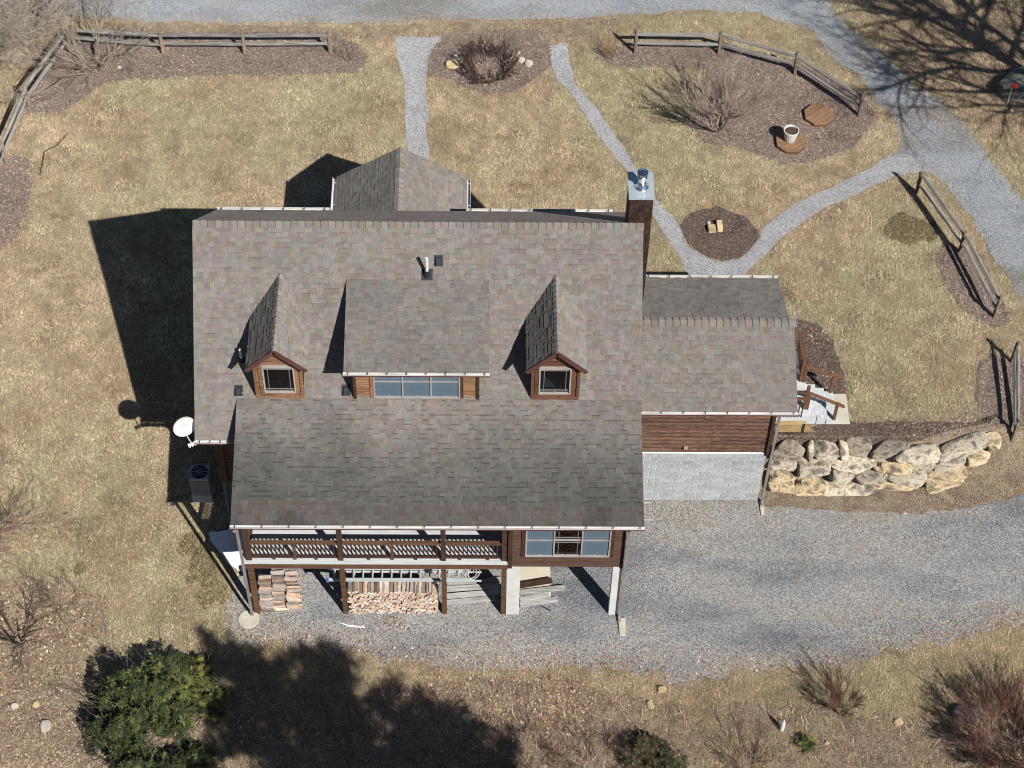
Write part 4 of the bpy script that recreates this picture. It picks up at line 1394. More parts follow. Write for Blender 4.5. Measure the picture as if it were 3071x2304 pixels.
bw = thing('boulder_wall', 'curved retaining wall of large stacked boulders beside the block wing', 'retaining wall', (3.4, 0.6, 0.0))
LG, TN, DK, PA = (1.0, 0.98, 0.94), (1.18, 1.06, 0.84), (0.72, 0.70, 0.67), (1.22, 1.2, 1.14)
STONES = [
 (4.13, 0.81, 1.55, 1.07, 0.73, DK, 0), (5.3, 0.8, 1.55, 0.82, 0.96, LG, 0), (4.79, 0.78, 1.55, 0.22, 0.67, PA, 0), (5.88, 0.83, 1.55, 0.3, 0.67, PA, 0),
 (6.4, 0.92, 1.55, 0.82, 0.58, DK, 0), (6.92, 0.82, 1.05, 1.45, 0.35, LG, 1), (7.44, 0.89, 1.55, 1.26, 0.56, DK, 0), (8.28, 0.65, 1.55, 1.45, 0.5, PA, 0),
 (9.89, 0.96, 1.55, 1.59, 0.77, LG, 0), (10.9, 1.15, 1.55, 0.48, 0.54, TN, 0), (3.98, 0.61, 1.05, 0.93, 0.34, LG, 1), (4.97, 0.36, 1.05, 1.08, 0.58, LG, 1),
 (6.24, 0.48, 1.05, 1.39, 0.38, PA, 1), (7.55, 0.42, 1.05, 1.23, 0.3, TN, 1), (8.58, 0.5, 1.05, 0.8, 0.37, LG, 1), (9.54, 0.63, 1.05, 1.07, 0.47, LG, 1),
 (10.52, 0.84, 1.05, 0.83, 0.59, TN, 1), (4.0, 0.49, 0.62, 0.95, 0.4, TN, 2), (5.97, 0.39, 0.62, 0.79, 0.51, LG, 2), (6.87, 0.34, 0.62, 0.99, 0.37, LG, 2),
 (8.05, 0.35, 0.62, 1.26, 0.45, LG, 2), (9.37, 0.36, 0.62, 1.35, 0.53, TN, 2), (4.04, 0.52, 0.2, 0.97, 0.23, PA, 3), (3.93, 0.24, 0.2, 0.89, 0.25, TN, 3),
 (5.03, 0.52, 0.2, 1.03, 0.31, TN, 3), (4.91, 0.24, 0.2, 1.09, 0.25, TN, 3), (6.04, 0.24, 0.2, 1.8, 0.24, PA, 3), (7.89, 0.38, 0.2, 1.83, 0.26, TN, 3),
 (9.43, 0.46, 0.2, 1.2, 0.3, TN, 3)]


def wallbase(x_):
    return float(np.interp(x_, [3, 7.5, 8.5, 9.7, 11.0, 11.8], [0.22, 0.30, 0.48, 0.95, 1.95, 2.75]))


for i, (X, Y, zc, wdt, hh, cc, course) in enumerate(STONES):
    if course == 0:
        hz, dep = 0.56, max(0.66, min(0.95, hh * 0.8))
        back = 0.14
    else:
        hz, dep = max(0.34, hh * 1.12), 0.8
        back = 0.3
    ang = 0.55 * math.atan2(wallbase(X + 0.5) - wallbase(X - 0.5), 1.0)
    inst('stone', rock_mesh(wdt * 1.07 / max(0.75, math.cos(ang)), dep, hz, 40 + i, 4, 0.42 if course == 0 else 0.32, 0.06, 'stone', cc, 9, True), bw,
         Matrix.Translation((X - math.sin(ang) * back, Y + back * math.cos(ang), zc)) @ Matrix.Rotation(ang, 4, 'Z') @ Matrix.Rotation(random.uniform(-.06, .06), 4, 'Y'))
for i in range(10):
    X = 3.5 + i * 0.85
    inst('stone', rock_mesh(0.95, 0.7, 0.9, 140 + i, 2, 0.6, 0.12, 'stone', DK), bw, Matrix.Translation((X, wallbase(X) + 0.85, 0.75)))

sstone('rock', 'flat tan rock at the left of the dark dome shrub', -7.17, 18.70, 0.52, 0.42, 0.28, 0.2, 3, 'tanstone')
sstone('rock', 'upper of two small pale rocks beside the flat tan rock', -7.02, 19.12, 0.24, 0.24, 0.2, 0.6, 4, 'palestone')
sstone('rock', 'lower of two small pale rocks beside the flat tan rock', -6.86, 18.97, 0.28, 0.24, 0.2, 1.6, 5, 'palestone')
sstone('rock', 'grey rock half hidden under the left of the dome shrub', -6.55, 19.25, 0.5, 0.4, 0.25, 0.3, 6, 'greystone')
sstone('rock', 'smaller pale rock at the right of the dome shrub', -4.52, 18.97, 0.3, 0.26, 0.22, 0.4, 7, 'palestone')
sstone('rock', 'rounded pinkish white rock at the right of the dome shrub', -4.27, 18.80, 0.36, 0.34, 0.28, 0.9, 8, 'palestone')
sstone('rock', 'flat grey rock behind the right pale rocks of the dome shrub', -4.75, 19.35, 0.4, 0.3, 0.14, 0.9, 9, 'palestone')
sstone('boulder', 'large dark boulder in tree shade at the upper right edge', 14.35, 17.75, 1.9, 1.35, 1.0, 0.5, 10, 'greystone')
sstone('rock', 'dark banded rock beneath the red shrub at lower right', 8.92, -7.95, 0.85, 0.62, 0.45, -0.5, 11, 'greystone')
sstone('rock', 'tan rock at the edge of the evergreen shadow', -6.36, -8.1, 0.34, 0.3, 0.25, 0.4, 12, 'tanstone')
sstone('rock', 'small tan rock just above the one at the shadow edge', -6.5, -7.6, 0.36, 0.22, 0.16, 0.1, 13, 'tanstone')
sstone('rock', 'tan rock lowest inside the evergreen shadow', -6.05, -8.66, 0.26, 0.22, 0.2, 0.4, 14, 'tanstone')
sstone('rock', 'brown rock where the drive meets the lower bank', -0.36, -7.09, 0.3, 0.24, 0.2, 0.4, 15, 'tanstone')
sstone('rock', 'beige rock below the brown rock by the drive edge', -0.76, -7.62, 0.22, 0.3, 0.16, 0.4, 16, 'tanstone')
sstone('rock', 'orange-tan rock in the mulchy patch right of the white stake', 6.83, -8.2, 0.34, 0.26, 0.14, 0.4, 17, 'tanstone')
sstone('rock', 'small white rock right of the white stake on the bank', 4.55, -8.92, 0.16, 0.14, 0.12, 0.4, 18, 'palestone')
sstone('rock', 'grey flat rock standing in leaves at the lower left', -19.15, -8.4, 0.32, 0.42, 0.22, 0.2, 19, 'palestone')
sstone('rock', 'small white rock nearest the lower left corner', -20.19, -7.71, 0.24, 0.2, 0.16, 0.2, 20, 'palestone')
sstone('rock', 'pinkish rock between the leaf pile and the evergreen bush', -19.55, -7.66, 0.24, 0.22, 0.14, 0.2, 21, 'tanstone')
sstone('rock', 'tiny white stone in the mulch of the upper left bed', -19.72, 18.45, 0.16, 0.14, 0.12, 0.2, 22, 'palestone')

# pavers and brick in the small round bed
pv = MB()
for (nm, lab, x_, y_, sx, sy, sz, rt) in (('paver', 'tan paving block at the right in the round mulch bed', 2.44, 10.5, 0.20, 0.42, 0.24, 0.06), ('paver', 'tan paving block at the left in the round mulch bed', 2.16, 10.38, 0.27, 0.28, 0.22, 0.1), ('brick', 'small pinkish brick behind the tan paving blocks', 2.08, 10.68, 0.13, 0.14, 0.1, 0.2)):
    m = rock_mesh(sx, sy, sz, 60 + int(x_ * 10), 3, 0.2, 0.03, 'tanstone' if nm == 'paver' else 'palestone', None, 0)
    tag(inst(nm, m, None, Matrix.Translation((x_, y_, h1(x_, y_) + sz * 0.45)) @ Matrix.Rotation(rt, 4, 'Z')), lab, nm)
for i, (x_, y_, lab) in enumerate(((6.43, 15.23, 'pale stone chip, left of the three by the octagonal platforms'), (6.64, 15.36, 'pale stone chip, right of the three by the octagonal platforms'), (6.47, 15.07, 'pale stone chip, lowest of the three by the octagonal platforms'), (6.2, 15.72, 'pale stone chip touching the upper octagonal platform'))):
    sstone('stone_chip', lab, x_, y_, 0.2, 0.1, 0.08, i * 0.9 + 0.4, 80 + i, 'tanstone')


# ------------------------------------------------------------------ octagonal platforms and planter
def octagon(label, c, r, rot, top, seed, planks=6):
    th = thing('octagonal_platform', label, 'platform', (c[0], c[1], h1(*c)))
    a0 = math.radians(22.5)
    octp = [Vector((r * math.cos(a0 + k * math.pi / 4), r * math.sin(a0 + k * math.pi / 4))) for k in range(8)]
    cr, sr2 = math.cos(rot), math.sin(rot)
    z0_, z1_ = h1(*c), top

    def clip(poly, a_, b, nrm):
        # clip convex polygon to a_ <= dot(p,nrm) <= b
        for sgn, lim in ((1, a_), (-1, -b)):
            out = []
            for i in range(len(poly)):
                p, q = poly[i], poly[(i + 1) % len(poly)]
                dp, dq = sgn * p.dot(nrm) - lim, sgn * q.dot(nrm) - lim
                if dp >= 0:
                    out.append(p)
                if dp * dq < 0:
                    out.append(p + (q - p) * (dp / (dp - dq)))
            poly = out
            if len(poly) < 3:
                return []
        return poly
    nrm = Vector((-math.sin(rot), math.cos(rot)))
    w = 2 * r * math.cos(math.radians(22.5) * 0) / planks
    for i in range(planks):
        a_, b = -r + i * w + 0.011, -r + (i + 1) * w - 0.011
        p = clip(list(octp), a_, b, nrm)
        if len(p) >= 3:
            MB().prism([(c[0] + q.x, c[1] + q.y) for q in p], 'z', z1_ - 0.04, z1_).build('plank', M['plank'], th)
    sk = [(c[0] + q.x * 0.985, c[1] + q.y * 0.985) for q in octp]
    for i in range(8):
        p, q = sk[i], sk[(i + 1) % 8]
        MB().bar((p[0], p[1], (z0_ + z1_) / 2 - 0.03), (q[0], q[1], (z0_ + z1_) / 2 - 0.03), 0.03, z1_ - z0_ - 0.02).build('skirt_board', M['stain_wood'], th)
    return th


octagon('empty brown octagonal wooden platform near the fence end', (6.52, 16.08), 0.565, math.radians(38), 1.93, 1)
octagon('brown octagonal wooden platform under the white planter', (5.34, 14.66), 0.56, math.radians(38), 1.93, 2)
bx('handle_bar', (6.5, 15.98, 1.932), (6.52, 16.0, 1.935), M['black'], bpy.data.objects['octagonal_platform'])
pot = thing('planter', 'white fluted planter of dry soil on an octagonal platform', 'planter', (5.31, 14.72, 1.935))
pm_ = MB()
prof = [(0.17, 0.0), (0.2, 0.12), (0.235, 0.3), (0.265, 0.46), (0.285, 0.47), (0.285, 0.52), (0.25, 0.52), (0.24, 0.42)]
pm_.lathe((5.31, 14.72, 1.935), prof, 28)
pm_.build('pot', M['white'], pot, smooth=False)
for i in range(20):
    a_ = i * math.pi / 10
    MB().bar((5.31 + 0.176 * math.cos(a_), 14.72 + 0.176 * math.sin(a_), 1.95), (5.31 + 0.262 * math.cos(a_), 14.72 + 0.262 * math.sin(a_), 2.38), 0.022, 0.02, up=(math.cos(a_), math.sin(a_), 0)).build('flute', M['white'], pot)
MB().lathe((5.31, 14.72, 2.35), [(0.238, 0.0), (0.235, 0.03), (0.1, 0.045)], 24).build('soil', M['soil'], pot)

# ------------------------------------------------------------------ firewood
FWC = {'end': [lit(c, 0.95) for c in ((236, 218, 204), (226, 202, 182), (240, 228, 214), (214, 180, 156), (222, 210, 200))], 'bark': [lit(c, 0.9) for c in ((168, 160, 154), (148, 140, 134), (188, 178, 170), (140, 116, 100))], 'cut': [lit(c, 0.95) for c in ((224, 200, 178), (214, 184, 158), (206, 190, 176))]}


def log_mesh(seed, L_):
    rnd = random.Random(seed)
    n = rnd.choice((4, 5, 5, 6))
    a0 = rnd.random() * 6.28
    prof = []
    for k in range(n):
        a_ = a0 + 2 * math.pi * k / n + rnd.uniform(-.25, .25)
        r = rnd.uniform(.7, 1.15) * 0.084
        prof.append((r * math.cos(a_), r * math.sin(a_) * rnd.uniform(.8, 1.0)))
    m = MB()
    vs = []
    for t in (0, 0.5, 1):
        o_ = (rnd.uniform(-.012, .012), rnd.uniform(-.012, .012))
        for p in prof:
            vs.append((p[0] * rnd.uniform(.92, 1.06) + o_[0], t * L_ + rnd.uniform(-.012, .012), p[1] * rnd.uniform(.92, 1.06) + o_[1]))
    e = rnd.choice(FWC['end'])
    m.add(vs, [tuple(range(n))], e)
    m.add(vs, [tuple(range(3 * n - 1, 2 * n - 1, -1))], e)
    for i in range(n):
        j = (i + 1) % n
        c = rnd.choice(FWC['bark']) if rnd.random() < 0.62 else rnd.choice(FWC['cut'])
        m.add(vs, [(i, i + n, j + n, j), (i + n, i + 2 * n, j + 2 * n, j + n)], c)
    return m.mesh('firewood_log', M['firewood'])


LOGS = [log_mesh(300 + i, 0.42) for i in range(22)]
rl = random.Random(5)
lab2 = 'split firewood log in the long stack under the aluminium ladder'
NC, NR = 23, 9
for c in range(NC):
    for r in range(NR):
        x_ = -10.07 + (2.76) * (c + (0.5 if r % 2 else 0)) / NC + rl.uniform(-.012, .012)
        z_ = 0.07 + r * 0.128 + rl.uniform(-.012, .012)
        o = inst('firewood_log', LOGS[rl.randrange(22)], None, Matrix.Translation((x_, -4.38 + rl.uniform(-.03, .05) + r * 0.008, z_)) @ Matrix.Rotation(rl.uniform(0, 6.28), 4, 'Y') @ Matrix.Rotation(rl.uniform(-.06, .06), 4, 'Z'))
        tag(o, lab2, 'firewood', 'firewood in the long stack')
bk = MB()
for r in range(8):   # second row behind, mostly hidden
    pass
lab1 = 'split firewood log in the short stack by the corner post'
for col_ in range(3):
    for dpt in range(3):
        for r in range(12):
            if r > 9 and rl.random() < 0.25:
                continue
            x_ = -12.92 + col_ * 0.425 + rl.uniform(-.04, .04)
            y_ = -4.28 + dpt * 0.17 + rl.uniform(-.035, .035) + r * 0.026
            z_ = 0.07 + r * 0.128 + rl.uniform(-.015, .015)
            sc_ = rl.uniform(.8, 1.15)
            o = inst('firewood_log', LOGS[rl.randrange(22)], None, Matrix.Translation((x_, y_, z_)) @ Matrix.Rotation(-math.pi / 2 + rl.uniform(-.13, .13), 4, 'Z') @ Matrix.Rotation(rl.uniform(-.06, .06), 4, 'X') @ Matrix.Rotation(rl.uniform(0, 6.28), 4, 'Y') @ Matrix.Diagonal((sc_, rl.uniform(.85, 1.05), sc_, 1)))
            tag(o, lab1, 'firewood', 'firewood in the short stack')

# ladder on the stack
lad = thing('extension_ladder', 'long aluminium extension ladder lying on top of the firewood stack', 'ladder', (-8.4, -3.8, 1.27))
for y_ in (-3.98, -3.56):
    MB().bar((-10.72, y_, 1.33), (-6.35, y_, 1.33), 0.03, 0.10).build('rail', M['alu'], lad)
    MB().bar((-10.72, y_, 1.385), (-6.35, y_, 1.385), 0.10, 0.015).build('rail_flange', M['alu'], lad)
    bx('rail_cap', (-10.80, y_ - 0.045, 1.28), (-10.72, y_ + 0.045, 1.4), M['blue_plastic'], lad)
for i in range(15):
    xx = -10.55 + i * 0.298
    MB().tube([(xx, -3.98, 1.33), (xx, -3.56, 1.33)], 0.028, 8).build('rung', M['alu'], lad)
for y_ in (-3.93, -3.61):
    MB().bar((-10.2, y_, 1.24), (-5.95, y_, 1.24), 0.03, 0.07).build('fly_rail', M['alu'], lad)
rp_ = [(-6.35 + 0.16 * math.cos(t * 1.3) + 0.02 * t, -3.78 + 0.2 * math.sin(t * 1.3 + 0.3), 1.42 + 0.03 * math.sin(t * 2.2)) for t in np.linspace(0, 11, 50)]
MB().tube(rp_, 0.013, 5).build('rope', M['white'], lad)

# boards on the gravel
for i, (a_, b, lab) in enumerate((((-7.05, -3.35, 0.10), (-5.3, -3.15, 0.10), 'weathered board furthest back in the lumber left of the block pier'), ((-7.05, -3.55, 0.14), (-5.4, -3.42, 0.14), 'weathered board second from back left of the block pier'), ((-7.05, -3.80, 0.10), (-5.4, -3.62, 0.10), 'weathered board third from back left of the block pier'), ((-7.05, -4.02, 0.07), (-5.5, -3.84, 0.07), 'weathered board nearest the viewer left of the block pier'), ((-4.72, -3.42, 0.16), (-3.70, -3.22, 0.16), 'dark brown beam lying on the beige slab'), ((-4.72, -3.66, 0.12), (-3.28, -3.46, 0.12), 'long grey board across the beige slab right of the pier'), ((-4.72, -3.90, 0.10), (-3.80, -3.72, 0.10), 'grey board below the long one right of the pier'), ((-4.72, -4.08, 0.06), (-3.52, -3.86, 0.06), 'white-tipped board nearest the viewer right of the pier'))):
    m = MB().bar(a_, b, 0.175, 0.06 if i != 4 else 0.09).build('board', M['oldboard'] if i != 4 else M['dark_wood'])
    tag(m, lab, 'board', 'loose lumber under the front room')
tag(bx('slab', (-4.80, -3.80, -0.02), (-3.74, -1.6, 0.055), M['slab']), 'beige flat slab on the gravel beneath the front room', 'slab')
tag(MB().bar((-4.0, -4.12, 0.05), (-3.75, -4.28, 0.02), 0.03, 0.03).build('iron_bar', M['black']), 'small dark iron bar lying before the loose boards', 'bar')
for (lab, x_, y_, rt) in (('pale splash block under the front right downspout', -1.50, -4.86, 0), ('small pale splash block at the block wing corner', 3.29, -0.42, 0)):
    m = MB()
    s_ = 1.0 if x_ < 0 else 0.6
    m.add([(x_ - .12 * s_, y_ + .3 * s_, 0.01), (x_ + .12 * s_, y_ + .3 * s_, 0.01), (x_ + .09 * s_, y_ - .3 * s_, 0.01), (x_ - .09 * s_, y_ - .3 * s_, 0.01), (x_ - .12 * s_, y_ + .3 * s_, .09), (x_ + .12 * s_, y_ + .3 * s_, .09), (x_ + .09 * s_, y_ - .3 * s_, .05), (x_ - .09 * s_, y_ - .3 * s_, .05)], [(4, 7, 6, 5), (0, 1, 5, 4), (1, 2, 6, 5), (2, 3, 7, 6), (3, 0, 4, 7)])
    tag(m.build('splash_block', M['concrete']), lab, 'splash block')
dz = 0.02
tag(MB().lathe((-13.28, -4.62, -0.02), [(0.33, 0), (0.33, 0.07), (0.27, 0.085), (0.27, 0.07), (0.25, 0.075)], 28).build('concrete_cover', M['concrete']), 'round concrete cover at the foot of the corner post', 'cover')

# snow patch
sn = [(-14.75, -1.75), (-13.35, -1.45), (-13.32, -2.75), (-13.75, -2.95), (-14.05, -2.72), (-14.4, -2.35)]
ZONES['snow'] = sn
so = sheet('snow', 'snow_patch', M['snow'], 0.05, 0.07, 0.2)
so['kind'] = 'stuff'
for nm, lab, poly in (('snow_a', 'thin white snow streak on the gravel before the firewood', [(-10.45, -4.66), (-10.1, -4.82), (-9.6, -4.88), (-9.6, -4.94), (-10.1, -4.92), (-10.45, -4.76)]),):
    ZONES[nm] = poly
    sp_ = sheet(nm, 'snow_patch', M['snow'], 0.035, 0.05, 0.15)
    sp_['kind'] = 'stuff'
    tag(sp_, lab, 'snow')
tag(so, 'last patch of white snow in the shade beside the balcony', 'snow')

# white stakes
for (lab, x_, y_) in (('white pointed marker stake on the bank right of the bare brush', 3.22, -8.46), ('white pointed marker stake beside the evergreen bush', -14.33, -6.95)):
    z_ = h1(x_, y_)
    st = thing('marker_stake', lab, 'stake', (x_, y_, z_), 'white marker stakes')
    MB().tube([(x_, y_, z_ - 0.05), (x_ + .01, y_, z_ + 0.42)], [0.075, 0.07], 10).build('body', M['white'], st)
    MB().tube([(x_ + .01, y_, z_ + 0.42), (x_ + .015, y_, z_ + 0.66)], [0.07, 0.008], 10).build('point', M['white'], st)
# hydrant by the boulder
yh = thing('yard_hydrant', 'thin yard hydrant with red handle in front of the dark boulder', 'hydrant', (13.7, 16.85, 1.75))
MB().tube([(13.7, 16.85, 1.7), (13.72, 16.85, 2.75)], 0.025, 8).build('riser', M['alu'], yh)
MB().tube([(13.78, 16.85, 1.7), (13.8, 16.85, 2.6)], 0.02, 8).build('support_stake', M['fence_post'], yh)
bx('handle', (13.68, 16.8, 2.62), (13.86, 16.88, 2.8), M['red'], yh)


# ------------------------------------------------------------------ bare shrubs and trees
def twigs(stems, rnd, levels, child, shrink, col, spread=0.5, up=0.25, nseg=4, wob=0.10, rmin=0.004):
    """stems: list of (pos, dir, length, radius). returns MB of 3-sided tubes"""
    m = MB()
    todo = [(Vector(p), Vector(d).normalized(), l, r, 0) for p, d, l, r in stems]
    while todo:
        p, d, l, r, lv = todo.pop()
        pts, rr, q, dd = [p.copy()], [r], p.copy(), d.copy()
        for i in range(nseg):
            dd = (dd + Vector((rnd.gauss(0, wob), rnd.gauss(0, wob), rnd.gauss(0, wob) + up * 0.12))).normalized()
            q = q + dd * (l / nseg)
            pts.append(q.copy())
            rr.append(max(rmin, r * (1 - 0.65 * (i + 1) / nseg)))
            if lv < levels:
                for _ in range(child[lv]):
                    if rnd.random() < 0.75:
                        ax = Vector((rnd.gauss(0, 1), rnd.gauss(0, 1), rnd.gauss(0, 0.6)))
                        nd = (dd + ax.normalized() * spread + Vector((0, 0, up * 0.5))).normalized()
                        todo.append((q.copy(), nd, l * shrink * rnd.uniform(.7, 1.15), max(rmin, rr[-1] * 0.7), lv + 1))
        k = rnd.uniform(.8, 1.2)
        m.tube(pts, rr, 3, tuple(c * k for c in col), cap=False)
    return m


def shrub(name, label, base, n, length, rad, lean, levels, child, shrink, col, seed, spread=0.5, up=0.25, group=None, wob=0.1, stemrad=0.08, rmin=0.005, cat='shrub'):
    rnd = random.Random(seed)
    x_, y_ = base
    z_ = h1(x_, y_)
    th = thing(name, label, cat, (x_, y_, z_), group)
    st = []
    for i in range(n):
        a_ = 2 * math.pi * (i + rnd.random()) / n
        tl = lean * rnd.uniform(.25, 1.0)
        st.append(((x_ + stemrad * math.cos(a_), y_ + stemrad * math.sin(a_), z_ - 0.02), (math.cos(a_) * tl, math.sin(a_) * tl, 1.0), length * rnd.uniform(.75, 1.1), rad * rnd.uniform(.7, 1.1)))
    lower = twigs(st, rnd, 0, (0,), 1, cmul(col, 1.05), nseg=4, wob=wob, rmin=rmin)
    lower.build('stems', M['twig'], th)
    rnd2 = random.Random(seed + 1)
    st2 = []
    for (p, d, l, r) in st:
        for j in range(child[0]):
            t = rnd2.uniform(.3, .95)
            q = Vector(p) + Vector(d).normalized() * l * t
            ax = Vector((rnd2.gauss(0, 1), rnd2.gauss(0, 1), rnd2.gauss(0, .5))).normalized()
            st2.append((q, Vector(d).normalized() + ax * spread, l * shrink * rnd2.uniform(.7, 1.2), max(rmin, r * 0.55)))
    twigs(st2, rnd2, levels - 1, child[1:] + (1,), shrink, col, spread, up, nseg=3, wob=wob, rmin=rmin).build('twigs', M['twig'], th)['kind'] = 'stuff'
    return th


BR = lit((96, 76, 66))
shrub('bare_shrub', 'tall bare vase-shaped grey shrub in the big mulch bed', (2.63, 15.40), 22, 2.15, 0.028, 0.75, 2, (10, 3), 0.4, lit((168, 152, 142)), 1, 0.42, 0.35, stemrad=0.16, rmin=0.006, wob=0.15)
shrub('bare_shrub', 'low dense dark dome shrub between the two gravel paths', (-5.77, 18.35), 36, 0.82, 0.016, 1.3, 2, (7, 3), 0.42, lit((82, 66, 58)), 2, 0.55, 0.3, stemrad=0.5, rmin=0.006)
shrub('bare_shrub', 'small tuft of upright tan stalks at the left fence end', (-1.16, 19.23), 18, 0.8, 0.010, 0.35, 1, (3,), 0.35, lit((150, 112, 78)), 3, 0.35, 0.3, stemrad=0.14)
shrub('bare_shrub', 'small dark twiggy shrub at the right tip of the upper left bed', (-11.14, 18.98), 6, 0.65, 0.010, 0.8, 1, (4,), 0.4, lit((92, 72, 62)), 4, 0.5)
shrub('bare_shrub', 'large spreading pale twiggy shrub tangled over the fence corner', (-20.7, 18.55), 16, 2.1, 0.035, 1.5, 3, (5, 2, 1), 0.55, lit((158, 148, 136)), 5, 0.7, 0.15, stemrad=0.3, wob=0.16)
shrub('bare_shrub', 'dense reddish brown twiggy shrub at the lower right corner', (9.95, -9.0), 52, 1.5, 0.014, 1.2, 2, (11, 4), 0.4, lit((118, 84, 78)), 6, 0.5, 0.3, stemrad=0.5)
shrub('bare_shrub', 'small reddish bare shrub at the lower edge of the drive', (5.1, -7.8), 18, 1.2, 0.014, 0.65, 2, (7, 3), 0.4, lit((116, 82, 70)), 7, 0.4, 0.3, stemrad=0.12)
shrub('bare_shrub', 'dark straggly shrub at the bottom edge left of the white stake', (1.98, -9.6), 9, 1.0, 0.016, 1.1, 2, (5, 2), 0.5, lit((84, 72, 60)), 8, 0.6, 0.2, stemrad=0.2)
shrub('bare_shrub', 'crooked bare shrub with dark stems at the lower left edge', (-20.4, -5.35), 7, 1.5, 0.035, 1.5, 3, (5, 2, 1), 0.5, lit((98, 86, 76)), 9, 0.75, 0.1, stemrad=0.12, wob=0.2)
shrub('bare_shrub', 'grey tangled shrub above the lower left evergreen', (-19.3, -3.9), 9, 0.7, 0.014, 1.5, 2, (5, 2), 0.5, lit((112, 100, 92)), 10, 0.8, 0.1, stemrad=0.3, wob=0.2)

shrub('bare_shrub', 'dark tangled scrub left of the small evergreen at bottom centre', (-2.4, -9.8), 16, 0.9, 0.014, 1.4, 2, (6, 2), 0.5, lit((84, 68, 58)), 11, 0.7, 0.15, stemrad=0.5, wob=0.2)
shrub('bare_shrub', 'brown tangled scrub at the bottom edge of the pine shadow', (-4.6, -9.4), 14, 0.7, 0.012, 1.5, 2, (6, 2), 0.5, lit((122, 96, 80)), 12, 0.7, 0.15, stemrad=0.5, wob=0.2)


def bare_tree(label, base, H_, lean, seed, col, cr, nl=9, reach=1.0, first=0.35, levels=3, child=(3, 2, 1), bias=(0, 0)):
    rnd = random.Random(seed)
    x_, y_ = base
    z_ = h1(x_, y_)
    th = thing('bare_tree', label, 'tree', (x_, y_, z_))
    pts, rr = [], []
    for i in range(9):
        t = i / 8
        pts.append(Vector((x_ + lean[0] * H_ * t ** 1.3 + rnd.gauss(0, .06), y_ + lean[1] * H_ * t ** 1.3 + rnd.gauss(0, .06), z_ - 0.2 + H_ * t)))
        rr.append(cr * (1 - 0.85 * t) + 0.015)
    MB().tube(pts, rr, 9).build('trunk', M['bark'], th, smooth=True)
    st = []
    for i in range(nl):
        t = first + (1 - first) * (i + rnd.random()) / nl * 0.95
        k = min(7, int(t * 8))
        p = pts[k].lerp(pts[k + 1], t * 8 - k)
        a_ = rnd.random() * 6.28
        st.append((p, (math.cos(a_) + bias[0], math.sin(a_) + bias[1], 0.55), H_ * 0.36 * reach * (1.15 - 0.6 * t) * rnd.uniform(.8, 1.2), cr * (0.42 - 0.2 * t)))
    twigs(st, rnd, levels, child, 0.55, col, 0.75, 0.2, nseg=5, wob=0.14, rmin=0.006).build('crown', M['twig'], th)
    return th


bare_tree('leafless tree standing beyond the upper left fence corner', (-24.9, 17.4), 6.0, (0.05, 0), 21, lit((172, 162, 150)), 0.10, 14, 1.25, 0.12, bias=(0.7, 0.2))
bare_tree('leafless tree reaching twigs in over the lower left lawn', (-23.7, -2.6), 5.5, (0.05, 0.05), 22, lit((128, 108, 98)), 0.10, 14, 1.35, 0.12, bias=(0.8, 0.35))
bare_tree('low leafless tree on the road verge at the upper left', (-23.4, 21.6), 5.0, (0.05, 0), 27, lit((140, 130, 120)), 0.10, 14, 1.3, 0.12, bias=(0.5, -0.1))
bare_tree('large leafless tree right of the driveway shading the upper right corner', (19.9, 11.8), 17.5, (-0.09, -0.01), 23, lit((110, 100, 90)), 0.40, 20, 0.95, 0.34, levels=3, child=(2, 2, 1))
bare_tree('second leafless tree right of the driveway shading the dark boulder', (22.4, 9.8), 17.0, (-0.06, 0.0), 24, lit((110, 100, 90)), 0.34, 18, 1.0, 0.34, levels=3, child=(2, 2, 1))

# fallen branch on the lawn
fb = MB()
P_ = [(-21.2, 14.96), (-21.48, 14.31), (-21.92, 14.0), (-21.91, 12.8)]
fb.tube([(x_, y_, h1(x_, y_) + 0.07 + 0.03 * (i % 2)) for i, (x_, y_) in enumerate(P_)], [0.012, 0.022, 0.022, 0.012], 5, lit((104, 88, 66)))
fb.tube([(-21.48, 14.31, h1(-21.48, 14.31) + 0.08), (-21.16, 14.01, h1(-21.16, 14.01) + 0.05)], [0.016, 0.006], 5, lit((104, 88, 66)))
tag(fb.build('fallen_branch', M['twig']), 'crooked fallen branch lying on the upper left lawn', 'branch')
for i in range(7):
    m = MB()
    y_ = -0.15 - i * 0.13
    m.bar((-1.2, y_, 0.05 + 0.01 * (i % 3)), (-0.45 + random.uniform(-.2, .3), y_ + random.uniform(-.12, .1), 0.05), 0.05, 0.03)
    tag(m.build('scrap_stick', M['oldboard']), ('scrap wood strip touching the foot of the block wing', 'second scrap wood strip below the block wing', 'third scrap wood strip below the block wing', 'fourth scrap wood strip below the block wing', 'fifth scrap wood strip below the block wing', 'sixth scrap wood strip below the block wing', 'scrap wood strip furthest from the block wing')[i], 'stick', 'scrap sticks by the block wing')


